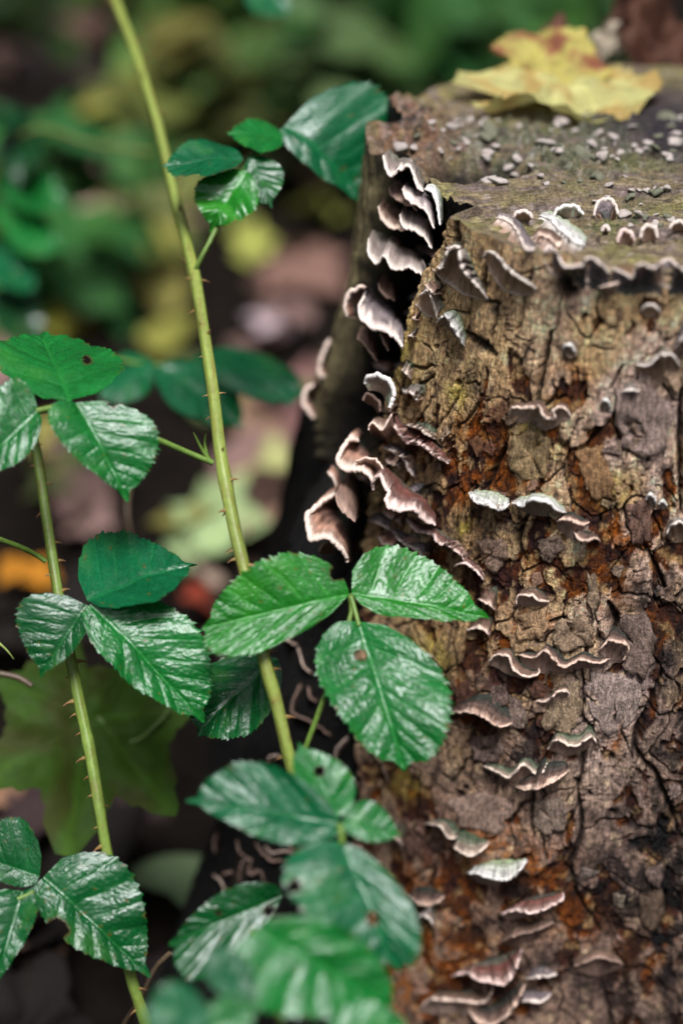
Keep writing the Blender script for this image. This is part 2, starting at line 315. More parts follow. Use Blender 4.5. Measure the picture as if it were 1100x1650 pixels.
# ---- cut top
ph_t = np.concatenate([np.arange(-180, -20, 3), np.arange(-20, 125, .5), np.arange(125, 180, 3)])
rim_R = np.interp(ph_t, phis, R[0]); rim_Z = np.interp(ph_t, phis, ZTOP)
NT = 150; rho = np.linspace(0, 1, NT)**.75
PT = np.broadcast_to(ph_t, (NT, len(ph_t))); TR = rho[:, None]*rim_R
tx = xyz(PT, TR, np.zeros_like(TR)); X, Y = tx[..., 0], tx[..., 1]
zt = ZT-.004+.004*fbm(X/.05, Y/.05, 4, 110)+.0016*fbm(X/.012, Y/.012, 4, 111)+.0010*fbm(X/.03, Y/.004, 3, 112)
tpx, tpy, _ = proj(np.stack([X, Y, zt], -1))
def tb(px, py, rx, ry): return np.exp(-(((tpx-px)/rx)**2+((tpy-py)/ry)**2)**1.5)
pit = np.maximum(tb(735, 274, 42, 14), tb(800, 268, 46, 13)); zt = zt-.026*pit*(1+.4*fbm(X/.01, Y/.01, 3, 113))
cor = tb(660, 225, 85, 55); zt = zt+.006*cor*fbm(X/.006, Y/.006, 4, 130); zt = zt+.010*tb(665, 215, 60, 40)*(1+.8*fbm(X/.012, Y/.012, 3, 114))
zt = zt*(1-sst(.93, 1, rho)[:, None])+rim_Z*sst(.93, 1, rho)[:, None]
rings = np.sin(TR/.0019+3*fbm(X/.04, Y/.04, 3, 115))
n1 = fbm(X/.03, Y/.03, 4, 116); n2 = fbm(X/.006, Y/.006, 4, 117); n3 = fbm(X/.04, Y/.006, 3, 118)
tc_ = np.zeros(X.shape+(3,))+np.array([.20, .15, .085]); tc_ = mixc(tc_, (.16, .115, .10), sst(-.1, .3, n3)); tc_ = mixc(tc_, (.22, .19, .07), sst(0, .35, n1)*.8)
tc_ = tc_*(1+.16*rings+.7*n2)[..., None]
crust = sst(.02, .22, fbm(X/.008, Y/.012, 4, 121)+.1)*np.clip(tb(930, 225, 260, 55), 0, 1)
tc_ = mixc(tc_, (.16, .17, .11), crust*.7); tc_ = mixc(tc_, (.40, .38, .33), crust*sst(.2, .45, fbm(X/.005, Y/.006, 3, 128)+.1)*.7); tc_ = mixc(tc_, (.34, .27, .24), sst(.25, .45, fbm(X/.004, Y/.006, 3, 122))*.5)
rad = np.exp(-(np.sin(np.radians(PT)*7+2.5*fbm(X/.03, Y/.03, 3, 123))/.035)**2)*sst(.3, .5, rho)[:, None]*sst(0, .2, fbm(X/.05, Y/.05, 2, 124))
tc_ = mixc(tc_, (.025, .02, .018), rad*.9)
tc_ = mixc(tc_, (.055, .07, .03), sst(-.05, .3, n2+n1*.5)*np.clip(tb(920, 240, 200, 60)+tb(980, 350, 110, 40), 0, 1)*.85)
tc_ = mixc(tc_, (.22, .10, .06), cor*.8*sst(-.4, .2, n2)); tc_ = mixc(tc_, (.03, .02, .016), cor*sst(.0, .3, fbm(X/.007, Y/.007, 4, 131))*.85); tc_ = mixc(tc_, (.42, .32, .27), cor*sst(.15, .4, fbm(X/.005, Y/.005, 4, 132))*.6)
tc_ = mixc(tc_, (.03, .022, .03), np.clip(tb(1060, 190, 130, 60)*.9+tb(1090, 240, 40, 50)*.5, 0, .95)); tc_ = mixc(tc_, (.008, .006, .006), sst(.15, .5, pit)*.95)
tc_ = mixc(tc_, (.05, .04, .03), sst(.25, .5, fbm(X/.01, Y/.01, 4, 119))*.7)
cw = worley(X/.0055, Y/.0055, 127); zt = zt+(.0055*np.clip(crust, 0, 1)*sst(.75, .1, cw[0])*(.4+cw[2])+.0022*crust*fbm(X/.004, Y/.005, 3, 125)-.004*rad+.0008*np.sin(Y/.0016+X/.02)+.0012*fbm(X/.005, Y/.005, 3, 126))*(1-sst(.93, 1, rho)[:, None])
TOPV = np.stack([X, Y, zt], -1)
cut = add('cut_top', TOPV, gridf(NT, len(ph_t), True), tc_, M_TOP, stump)
ttree = BVHTree.FromPolygons(TOPV[:, ::2].reshape(-1, 3).tolist(), gridf(NT, len(ph_t[::2]), True).tolist())
def hit(px, py, top=False):
    r = ray(px, py); best = None
    for tr in ((ttree,) if top else (tree, ttree)):
        h = tr.ray_cast(Vector(CAM), Vector(r))
        if h[0] is not None and (best is None or h[3] < best[3]): best = h
    if best is None: return None
    P = np.array(best[0]); n = np.array(best[1]); n = n if n@r < 0 else -n
    return P, n, float((P-CAM)@FW)
def surf(phi, z):                         # point of the bark at an angle and height
    p = math.radians(phi); d = Vector((-math.sin(p), -math.cos(p), 0)); z = min(z, .508)
    h = tree.ray_cast(Vector((AX, AY, z))+d*.7, -d)
    return np.array(h[0]) if h[0] is not None else np.array(xyz(np.array(phi), np.array(.2), np.array(z)))

# ---- loose bark flakes, each a piece of its own on the bark
def flake(pts, lift, colr, seed, lip=0.):
    q_ = np.array(pts+[pts[0]], float); n = 28; kk = np.linspace(0, len(q_)-1, n, endpoint=False); p = np.stack([np.interp(kk, np.arange(len(q_)), q_[:, j]) for j in (0, 1)], 1); cen = p.mean(0)
    p = cen+(p-cen)*(1+.22*gn(np.arange(n)*.6, np.full(n, seed*.37), seed)+.22*gn(np.arange(n)*1.7, np.full(n, seed*.77), seed+5))[:, None]
    rings_ = [0.02, .45, .8, .96, 1.0, 1.03]; offs = [1, 1, 1.05, .95, .45, -.6]; V = []
    for s, o in zip(rings_, offs):
        for q in cen+(p-cen)*s:
            h = hit(*q)
            if h is None: return None
            low = max(0., (q[1]-cen[1])/(np.abs(p[:, 1]-cen[1]).max()+1e-6))
            nz = fbm(np.array(q[0]/9.), np.array(q[1]/12.), 3, seed)
            V.append(h[0]+h[1]*(lift*.6*o+lip*.7*low*s*max(o, 0)+.0005*float(nz)))
    V = np.array(V).reshape(len(rings_), n, 3)
    # even the base out a little so the flake is a plate of its own
    F = gridf(len(rings_), n, True)
    nn = fbm(V[..., 0]*300, V[..., 2]*200, 4, seed); n4 = fbm(V[..., 0]*900, V[..., 2]*700, 3, seed+3)
    ii = np.clip(np.searchsorted(-Z[:, 400], -V[..., 2]), 0, NR-1); jj = np.clip(np.searchsorted(phis, np.degrees(np.arctan2(AX-V[..., 0], AY-V[..., 1]))), 0, len(phis)-1)
    cc = .42*np.array(colr)*(1+.5*nn+.5*n4)[..., None]+.6*np.median(c[ii, jj].reshape(-1, 3), 0)*(1+.3*nn)[..., None]; cc[4:] *= .6
    return add('bark_flake', V, F, cc, M_BARK, bark)
FL = [([(990, 625), (1050, 618), (1082, 660), (1072, 720), (1045, 738), (1003, 724), (992, 680)], .0028, (.28, .22, .21), .002),
 ([(828, 700), (870, 692), (888, 720), (880, 770), (845, 775), (818, 745)], .0022, (.40, .33, .21), .0015), ([(925, 725), (960, 715), (990, 765), (985, 800), (955, 800), (935, 760)], .002, (.42, .32, .19), .001),
 ([(865, 870), (900, 858), (908, 880), (885, 908), (872, 895)], .0026, (.33, .25, .19), .002), ([(944, 925), (958, 925), (964, 975), (955, 995), (946, 970)], .003, (.36, .29, .22), .003),
 ([(830, 990), (880, 975), (885, 1010), (870, 1028), (832, 1030)], .0028, (.38, .28, .18), .0015), ([(895, 1000), (940, 988), (958, 1012), (950, 1040), (905, 1048), (888, 1030)], .003, (.34, .24, .17), .002),
 ([(998, 990), (1040, 985), (1060, 1030), (1040, 1090), (1005, 1085), (995, 1040)], .003, (.24, .19, .18), .002), ([(790, 1105), (815, 1100), (818, 1130), (800, 1138), (788, 1125)], .003, (.27, .20, .17), .002),
 ([(757, 1188), (805, 1180), (812, 1215), (790, 1230), (765, 1222)], .003, (.34, .27, .24), .002), ([(950, 1080), (1000, 1085), (1040, 1110), (1015, 1170), (980, 1185), (945, 1140)], .0022, (.38, .30, .255), .001),
 ([(880, 1120), (930, 1095), (935, 1150), (915, 1185), (870, 1170)], .0022, (.33, .26, .22), .0015), ([(862, 1290), (905, 1285), (915, 1330), (880, 1345), (860, 1330)], .0024, (.30, .25, .22), .001),
 ([(770, 870), (812, 868), (822, 900), (795, 920), (775, 900)], .0026, (.25, .17, .165), .002), ([(1030, 1440), (1065, 1430), (1070, 1470), (1045, 1500), (1028, 1475)], .003, (.20, .14, .10), .001),
 ([(820, 1120), (840, 1130), (842, 1170), (822, 1172)], .0025, (.32, .25, .23), .002), ([(1005, 815), (1045, 800), (1048, 870), (1020, 880)], .002, (.29, .21, .18), .001), ([(720, 1290), (790, 1275), (830, 1300), (800, 1345), (740, 1330)], .0018, (.33, .25, .22), .0008)]
for i, (pts, li, cl, lp) in enumerate(FL): flake(pts, li, cl, 300+i, lp)
k = 0
while k < 45:
    x, y = random.uniform(640, 1095), random.uniform(560, 1645); s = random.uniform(7, 20); asp = random.uniform(.8, 1.8)
    h = hit(x, y)
    if h is None or h[2] > .82: continue
    ang = np.sort(np.random.default_rng(900+k).uniform(0, 2*np.pi, 7)); rad = np.random.default_rng(950+k).uniform(.6, 1.2, 7)
    ph_ = math.degrees(math.atan2(AX-h[0][0], AY-h[0][1])); k += 1
    if ph_ > edge_phi(h[0][2])-3: continue
    cl = random.choice([(.34, .26, .19), (.30, .22, .19), (.22, .13, .08), (.38, .30, .22), (.16, .09, .07), (.27, .22, .2)])
    flake([(x+s*r_*math.cos(t_), y+s*asp*r_*math.sin(t_)) for t_, r_ in zip(ang, rad)], random.uniform(.0012, .0026), cl, 400+k, random.uniform(0, .0025))

# ------------------------------------------------------------------ bracket fungi
PAL = {  # inner cap, middle zone, outer zone, margin, underside
 'pale':   ((.14, .145, .10), (.17, .145, .12), (.23, .18, .16), (.78, .67, .59), (.40, .265, .18)),
 'tan':    ((.06, .06, .042), (.12, .07, .05), (.19, .115, .085), (.74, .56, .46), (.40, .275, .215)),
 'red':    ((.08, .078, .06), (.15, .055, .042), (.17, .095, .08), (.78, .58, .52), (.38, .25, .20)),
 'violet': ((.09, .085, .08), (.14, .11, .115), (.20, .16, .16), (.76, .63, .56), (.40, .265, .20)),
 'green':  ((.05, .07, .04), (.11, .12, .08), (.27, .20, .155), (.74, .59, .49), (.38, .26, .20)),
 'white':  ((.30, .36, .22), (.42, .43, .36), (.50, .48, .45), (.76, .71, .67), (.30, .23, .18)),
 'dark':   ((.03, .035, .027), (.06, .042, .035), (.15, .09, .07), (.68, .48, .38), (.36, .24, .19)),
 'peach':  ((.09, .095, .07), (.17, .09, .07), (.40, .22, .155), (.80, .62, .52), (.22, .14, .10)),
 'brown':  ((.08, .055, .04), (.13, .08, .055), (.19, .115, .085), (.36, .24, .19), (.17, .105, .08))}
FG = 'bracket fungi growing on the stump'
def fungus(label, rim, L, pal='tan', rise=2., drop=6., att=None, skirt=None, d=None, ad=None, arch=.25, wob=1., th=.62, n=None, cup=False, name='bracket_fungus'):
    """rim: the edge as photo pixels; L: how far it stands out (mm); att / skirt: pixel lines where cap and underside meet the wood."""
    seed = int(abs(rim[0][0]*7+rim[0][1]*13)) % 9973
    plen = np.linalg.norm(np.diff(np.array(rim, float), axis=0), axis=1).sum(); n = n or int(np.clip(plen/2.6, 14, 64))
    rp = resample(rim, n); s = np.linspace(0, 1, n); T = np.clip(np.sin(np.pi*np.clip(s, .0, 1)), .004, 1)**.5
    if d is not None: wob = wob*1.7
    rp = rp+np.stack([1.0*fbm(s*plen/9, s*0+seed, 3, seed), 2.8*fbm(s*plen/11, s*0+seed+4, 3, seed+1)], 1)*wob
    def hits(pp):
        P, D, Nn = [], [], []
        for q in pp:
            h = hit(*q)
            P.append(h[0] if h else np.full(3, np.nan)); D.append(h[2] if h else np.nan); Nn.append(abs(h[1]@(ray(*q)/np.linalg.norm(ray(*q)))) if h else np.nan)
        D = np.array(D); Nn = np.array(Nn); ok = ~np.isnan(D)
        if not ok.any(): D[:] = .7; Nn[:] = 1; ok[:] = True
        i = np.arange(len(D)); D = np.interp(i, i[ok], D[ok]); Nn = np.interp(i, i[ok], Nn[ok]); return D, Nn
    D, Nn = hits(rp)
    Ds = D.copy()
    for _ in range(4): Ds = np.convolve(np.pad(Ds, 2, 'edge'), np.ones(5)/5, 'valid')
    if skirt is not None and att is None: L = L*.68
    if d is None: dr = Ds-(L/1000*T)/np.clip(Nn, .45, 1)
    else: dr = np.interp(s, np.linspace(0, 1, len(d)), d) if hasattr(d, '__len__') else np.full(n, float(d))
    Rm = at(rp[:, 0], rp[:, 1], dr)
    Rm = Rm+UP*(.0006*wob*fbm(s*plen/6, s*0+seed+9, 3, seed+2))[:, None]
    ph = np.degrees(np.arctan2(AX-Rm[:, 0], AY-Rm[:, 1]))
    if att is not None:
        ap = resample(att, n); AD = hits(ap)[0] if ad is None else np.full(n, ad)
        A = at(ap[:, 0], ap[:, 1], AD+.001)
    else:
        if skirt is not None: rise = rise-.62*L
        A = np.array([surf(ph[i], Rm[i, 2]+rise/1000*T[i]) for i in range(n)])
    if skirt is not None:
        sp = resample(skirt, n); SD, sn = hits(sp); Sk = at(sp[:, 0], sp[:, 1], SD-.0006)
    elif drop: Sk = np.array([surf(ph[i], Rm[i, 2]-drop/1000*(T[i]+.05)*(1+.35*float(gn(np.array(s[i]*7), np.array(seed*.1), seed)))) for i in range(n)])
    else: Sk = A-np.array([0, 0, th*1.6/1000])
    def even(Q, k=5, it=2):
        for _ in range(it): Q = np.stack([np.convolve(np.pad(Q[:, j], k//2, 'edge'), np.ones(k)/k, 'valid') for j in range(3)], 1)
        return Q
    A = even(A); Sk = even(Sk, 3, 1) if skirt is not None else even(Sk)
    p = PAL[pal]; m = 11; t = np.linspace(0, 1, m)
    span = np.linalg.norm(Rm-A, axis=1).mean()
    cap = A[None]*(1-t)[:, None, None]+Rm[None]*t[:, None, None]
    zone = .5*np.sin(t*11+seed)[:, None]+.8*fbm(t[:, None]*3+s*0, s*plen/16, 3, seed+5)
    cap[..., 2] += arch*span*(4*t*(1-t)*.6)[:, None]*(.4+.6*T)+.0011*zone*(t*(1-t)*4)[:, None]
    tt = np.clip(t[:, None]+.10*fbm(s[None]*plen/14, t[:, None]*3, 3, seed+6), 0, 1)
    cc = np.zeros((m, n, 3))+np.array(p[0]); cc = mixc(cc, p[1], sst(.25, .5, tt)); cc = mixc(cc, p[2], sst(.55, .8, tt)); cc = mixc(cc, p[3], sst(.86, .97, tt))
    cc *= (1+.30*np.sin(tt*30+seed)+.55*fbm(s[None]*plen/11, t[:, None]*5, 4, seed+7))[..., None]
    cap[..., 2] += .0009*fbm(s[None]*plen/10, t[:, None]*3.5, 3, seed+17)*sst(0, .3, t)[:, None]*sst(1, .8, t)[:, None]
    root = thing(name, label, 'fungus', A[n//2], FG)
    add('cap', cap, gridf(m, n), cc, M_FUN, root)
    rad = th/1000*(.6+.4*T)*(1.12+.4*fbm(s*plen/7, s*0+1, 2, seed+8))
    mv, mf = tube(Rm-np.array([0, 0, th*.4/1000]), rad, 7)
    mc = np.zeros(mv.shape)+np.array(p[3]); mc *= (1+.25*fbm(s[:, None]*plen/6, np.zeros((1, 7)), 3, seed+3))[..., None]
    add('margin', mv, mf, mc, M_FUN, root)
    E0 = Rm-np.array([0, 0, th*.9/1000]); und = E0[None]*(1-t)[:, None, None]+Sk[None]*t[:, None, None]
    inn = np.stack([AX-E0[:, 0], AY-E0[:, 1], 0*E0[:, 0]], 1); inn /= np.linalg.norm(inn, axis=1)[:, None]
    und += inn[None]*(.22*np.linalg.norm(E0-Sk, axis=1))[None, :, None]*(4*t*(1-t))[:, None, None]*(.35 if drop or skirt else 0)
    und[..., 2] += .0006*fbm(s[None]*plen/7, t[:, None]*2, 3, seed+11)*(t*(1-t)*4)[:, None]
    uc = np.zeros((m, n, 3))+np.array(p[4]); uc = mixc(uc, p[3], (1-sst(.02, .22, t))[:, None]*.75+0*s); uc *= (1+.35*fbm(s[None]*plen/6, t[:, None]*3, 4, seed+12))[..., None]
    uc = mixc(uc, np.array(p[3])*.9, sst(.88, .96, t)[:, None]*.9+0*s) if cup else mixc(uc, np.array(p[4])*.55, sst(.75, 1, t)[:, None]*.5+0*s)
    add('underside', und, gridf(m, n)[:, ::-1], uc, M_FUN, root)
    return root
B_ = 'bracket fungus'
# on the rim of the cut and just under it
fungus('hooded pale bracket fungus with speckled greenish cap under the corner of the cut', [(690, 425), (713, 431), (720, 405), (737, 398), (744, 432), (768, 460), (786, 482)], 11, 'pale', att=[(722, 398), (740, 396), (752, 402), (762, 425), (772, 448), (787, 480)], skirt=[(692, 428), (708, 448), (728, 462), (745, 474), (765, 480), (785, 485)], cup=True)
fungus('slanting pale-edged bracket with brown underside, its upper end touching the cut', [(779, 414), (787, 404), (801, 412), (820, 435), (845, 452), (863, 464)], 8, 'pale', rise=-1, skirt=[(781, 418), (791, 441), (810, 467), (828, 474), (845, 476), (863, 470)], cup=True)
fungus('wide open-mouthed bracket with scalloped pale rim on the front edge of the cut', [(872, 412), (884, 396), (897, 408), (909, 428), (935, 427), (948, 414), (967, 424), (982, 441)], 12, 'violet', rise=1, skirt=[(873, 418), (893, 445), (919, 446), (941, 453), (966, 452), (981, 444)], cup=True)
fungus('long shelf bracket with brown skirt running off along the front edge of the cut', [(985, 431), (1005, 439), (1017, 446), (1030, 424), (1052, 431), (1075, 417), (1105, 436), (1135, 428), (1160, 440)], 13, 'violet', rise=1, skirt=[(992, 447), (1010, 459), (1040, 457), (1075, 463), (1110, 461), (1160, 455)], cup=True)
fungus('small curled bracket tucked under the wide open-mouthed one', [(963, 462), (978, 460), (990, 456), (998, 454)], 7, 'tan', rise=1, skirt=[(964, 465), (977, 472), (990, 472), (998, 462)])
fungus('purple-white strip of bracket fungus lying on the front edge of the cut', [(798, 351), (812, 353), (828, 364), (838, 384), (848, 402), (861, 401)], 6, 'violet', att=[(800, 347), (818, 350), (838, 362), (850, 378), (858, 390), (864, 398)], drop=5)
fungus('orange-brown frilled bracket beside the purple-white strip', [(853, 385), (868, 379), (885, 383), (897, 397), (904, 390)], 7, 'tan', att=[(858, 380), (872, 376), (886, 377), (898, 380), (906, 388)], drop=6)
fungus('knobbly whitish green bracket ridge leading down to the open-mouthed one', [(869, 347), (884, 352), (898, 366), (912, 378), (926, 390), (942, 396)], 7, 'white', att=[(876, 345), (892, 349), (908, 358), (924, 366), (938, 376), (948, 388)], drop=4)
def clump(label, cx, cy, w, h, pal, seed, name='bracket_fungus'):       # an upright shell standing on the cut
    fungus(label, [(cx-w*.5, cy), (cx-w*.42, cy-h*.55), (cx-w*.1, cy-h), (cx+w*.3, cy-h*.8), (cx+w*.5, cy-h*.05)], 8, pal, d=(hit(cx, cy+h*.25) or (0, 0, .66))[2]-.006,
           att=[(cx-w*.25, cy+h*.3), (cx-w*.1, cy+h*.35), (cx, cy+h*.38), (cx+w*.15, cy+h*.35), (cx+w*.3, cy+h*.28)], drop=0, arch=.1, th=.9, name=name)
clump('crumpled white fungus clump standing on the cut behind the frilled bracket', 916, 346, 46, 16, 'white', 1)
clump('tall white shell-shaped fungus standing on the cut', 976, 345, 38, 26, 'violet', 2)
clump('rounded purple-grey fungus button behind the purple-white strip', 842, 350, 30, 11, 'violet', 3)
clump('pinkish upright strap fungus above the long shelf bracket', 1008, 388, 26, 18, 'red', 4)
clump('grey upright strap fungus above the long shelf bracket, nearer the frame edge', 1045, 382, 28, 20, 'violet', 5)
clump('pale fungus ear at the frame edge on the cut', 1092, 368, 26, 12, 'violet', 6)
clump('tiny pale fungus nub between the shell and the pink strap', 975, 372, 12, 8, 'violet', 7)
# in the dark hollow under the broken corner
fungus('cream lobed bracket high in the hollow below the broken corner', [(617, 250), (621, 270), (630, 283), (643, 273), (661, 269), (670, 295), (681, 310)], 14, 'pale', d=[.700, .690, .685, .682], att=[(632, 248), (640, 256), (650, 262), (662, 266), (674, 280), (686, 300)], drop=0)
fungus('brown shadowed bracket just beneath the cream lobed one', [(627, 302), (631, 314), (648, 325), (662, 331), (672, 338)], 10, 'brown', d=[.705, .69], att=[(640, 298), (650, 304), (662, 310), (670, 318), (676, 330)], drop=0)
fungus('long white-edged bracket slanting down the upper hollow', [(648, 304), (655, 320), (677, 333), (688, 342), (694, 356), (699, 369)], 14, 'violet', d=[.690, .680, .672], att=[(662, 296), (670, 308), (684, 320), (696, 332), (702, 346), (704, 364)], drop=0)
fungus('narrow white bracket against the splintered corner', [(684, 304), (696, 310), (704, 330), (706, 345), (709, 361)], 12, 'white', d=[.682, .668], att=[(694, 298), (706, 306), (713, 322), (714, 340), (714, 358)], drop=0)
fungus('brownish cupped bracket at the outer side of the hollow', [(609, 333), (616, 354), (631, 367), (648, 368), (660, 366)], 14, 'tan', d=[.71, .70], att=[(622, 330), (634, 338), (644, 346), (654, 352), (664, 360)], drop=0)
fungus('white-lipped bracket with a wavy edge in the middle of the upper hollow', [(644, 345), (650, 365), (675, 374), (688, 388), (695, 402)], 14, 'pale', d=[.695, .678], att=[(656, 340), (668, 352), (684, 362), (696, 376), (700, 396)], drop=0)
fungus('broad white wavy bracket at the bottom of the upper hollow', [(594, 383), (593, 406), (606, 424), (619, 412), (634, 434), (655, 431), (675, 439), (685, 452)], 16, 'pale', d=[.712, .700, .690, .680], att=[(606, 380), (622, 386), (636, 394), (650, 402), (664, 412), (680, 424), (690, 446)], drop=0)
fungus('pinkish rounded bracket jutting out beyond the free bark slab', [(559, 508), (556, 492), (561, 473), (575, 463), (588, 463)], 16, 'peach', d=[.725, .72], att=[(578, 512), (582, 500), (588, 490), (594, 480), (598, 470)], ad=.735, drop=0, th=1.1)
fungus('violet banded bracket with a long sweeping lip below the pinkish round one', [(587, 477), (579, 492), (583, 513), (600, 527), (620, 532), (639, 545), (649, 559)], 16, 'violet', d=[.712, .70, .69, .685], att=[(600, 478), (610, 492), (622, 504), (634, 516), (644, 530), (652, 552)], drop=0, th=1.0)
fungus('brown shrivelled bracket deep in the hollow behind the violet banded one', [(610, 456), (615, 471), (626, 478), (636, 483)], 8, 'brown', d=.715, att=[(618, 452), (626, 460), (634, 468), (640, 478)], drop=0)
fungus('hanging pale flap of fungus under the violet banded bracket', [(613, 536), (617, 548), (626, 564)], 6, 'brown', d=.705, att=[(620, 534), (626, 542), (630, 558)], drop=0)
fungus('narrow brown bracket low in the hollow beside the free slab', [(575, 545), (584, 550), (597, 567), (607, 583)], 8, 'brown', d=.715, att=[(582, 540), (594, 548), (604, 562), (610, 578)], drop=0)
fungus('small hooded bracket with white point on the bark above the dark knot', [(658, 480), (674, 476), (689, 468), (697, 486), (703, 511)], 9, 'pale', att=[(688, 464), (695, 464), (704, 472), (712, 486), (718, 498)], skirt=[(660, 482), (672, 494), (682, 505), (692, 511), (704, 512)], cup=True)
fungus('whitish green folded bracket just above the black knot', [(703, 519), (716, 507), (727, 522), (738, 541), (748, 557)], 9, 'white', att=[(718, 503), (738, 503), (745, 512), (748, 525), (752, 546)], skirt=[(704, 521), (714, 524), (722, 530), (732, 542), (746, 558)])
fungus('tiny greenish cap with white lower edge on the olive bark', [(637, 588), (650, 597), (662, 611)], 8, 'green', att=[(660, 582), (666, 586), (670, 594)], drop=0)
fungus('bright white crescent fungus at the edge of the hollow', [(588, 616), (594, 605), (611, 604), (627, 613), (635, 634), (627, 656)], 9, 'white', d=[.70, .69, .69], att=[(592, 624), (604, 624), (614, 628), (620, 636), (622, 646), (625, 654)], ad=.70, drop=0, th=1.2)
fungus('dull brown lump of bracket below the white crescent', [(585, 643), (594, 634), (610, 646), (612, 662)], 8, 'brown', d=.708, att=[(592, 650), (598, 650), (604, 656), (608, 664)], ad=.715, drop=0)
fungus('funnel-shaped brown bracket with white tip at the edge of the bark', [(594, 692), (598, 680), (608, 686), (616, 692), (626, 676), (631, 667)], 12, 'tan', d=[.69, .688, .685], att=[(606, 706), (614, 706), (622, 706), (630, 704), (636, 700), (640, 694)], drop=0)
fungus('long wavy bracket running down from the funnel-shaped one', [(630, 667), (636, 689), (655, 713), (663, 711), (683, 720), (699, 733), (723, 746)], 13, 'red', att=[(642, 672), (654, 686), (668, 696), (684, 704), (700, 714), (714, 726), (724, 742)], drop=7)
fungus('small white-green cap just above the long wavy bracket', [(654, 685), (676, 690), (686, 699), (702, 706)], 9, 'green', att=[(684, 684), (692, 684), (700, 688), (706, 698)], drop=3)
fungus('thin violet bracket hanging under the long wavy one', [(617, 720), (636, 729), (653, 742), (657, 756), (669, 768)], 10, 'violet', att=[(634, 714), (648, 722), (660, 734), (667, 748), (672, 764)], drop=4)
fungus('large rounded bracket with wide peach edge beside the funnel fungus', [(577, 709), (561, 709), (547, 730), (545, 744), (552, 753), (566, 757), (582, 755), (594, 765), (603, 777)], 18, 'peach', d=[.71, .70, .695, .69], att=[(586, 712), (588, 720), (590, 728), (594, 736), (598, 744), (602, 752), (606, 762), (608, 772)], drop=0, th=1.2)
fungus('curled brown bracket between the peach-edged one and the bark', [(573, 743), (588, 737), (604, 740), (613, 748), (617, 759)], 9, 'tan', d=[.695, .69], att=[(580, 754), (592, 752), (602, 754), (608, 760), (612, 768)], ad=.705, drop=0)
fungus('pinkish bracket in the shade behind the large peach-edged one', [(527, 760), (535, 768), (540, 778), (545, 792)], 10, 'peach', d=.73, att=[(538, 748), (548, 756), (552, 768), (554, 784)], ad=.745, drop=0)
fungus('broad reddish furred bracket standing out from the edge of the bark', [(601, 788), (600, 776), (612, 765), (620, 782), (626, 794), (622, 807), (636, 821), (666, 820), (682, 837), (700, 844)], 17, 'red', d=[.69, .68, .672, .672, .680], att=[(612, 770), (618, 766), (626, 768), (640, 776), (656, 786), (670, 796), (684, 808), (696, 822), (704, 838)], drop=0, th=1.0)
fungus('largest fan-shaped bracket with peach rim and red zone low in the hollow', [(541, 797), (522, 804), (509, 817), (495, 828), (496, 846), (499, 862), (506, 869), (525, 864), (542, 876), (555, 890), (559, 904)], 22, 'peach', d=[.715, .70, .69, .685, .69], att=[(552, 798), (556, 808), (558, 818), (560, 828), (562, 840), (564, 852), (565, 864), (566, 876), (566, 890), (566, 900)], drop=0, th=1.3)
fungus('dusky curved bracket leaning over the largest fan-shaped one', [(541, 798), (544, 810), (550, 820), (561, 831), (572, 840)], 12, 'brown', d=[.69, .685], att=[(560, 786), (570, 778), (580, 776), (584, 792), (582, 820)], drop=0)
fungus('small brown bracket peeping out under the largest fan-shaped one', [(514, 888), (522, 874), (534, 872), (540, 884)], 8, 'brown', d=.715, att=[(524, 892), (530, 890), (536, 888), (542, 892)], ad=.725, drop=0)
fungus('thin grey bracket sliver under the broad reddish one', [(593, 838), (610, 843), (622, 849), (632, 857)], 11, 'violet', att=[(596, 828), (610, 825), (624, 830), (636, 846)], drop=3)
fungus('violet-white bracket tongue behind the top of the green leaflet', [(632, 856), (640, 866), (652, 876), (668, 884), (682, 890)], 11, 'violet', att=[(636, 852), (650, 857), (662, 864), (674, 872), (684, 884)], drop=3)
fungus('long thin wavy bracket stepping down to the green leaflet', [(654, 835), (668, 853), (698, 862), (703, 873), (722, 879), (744, 896), (747, 906)], 12, 'red', att=[(664, 834), (682, 846), (702, 852), (716, 862), (734, 872), (750, 888), (754, 900)], drop=4)
fungus('pink-red bracket tip touching the upper edge of the green leaflet', [(731, 912), (747, 907), (764, 917), (779, 934)], 10, 'red', att=[(745, 902), (760, 904), (772, 912), (782, 928)], drop=5)
# on the outer root, out of focus
fungus('blurred pink fungus frill on the far side of the stump, upper piece', [(531, 545), (519, 572), (514, 596), (522, 608)], 10, 'peach', d=.80, att=[(542, 548), (534, 574), (530, 592), (532, 606)], ad=.815, drop=0, th=1.3)
fungus('blurred pink fungus frill on the far side of the stump, lower piece', [(505, 618), (493, 626), (489, 648), (496, 660), (506, 672)], 10, 'peach', d=.80, att=[(518, 622), (510, 634), (506, 648), (510, 660), (516, 672)], ad=.815, drop=0, th=1.3)
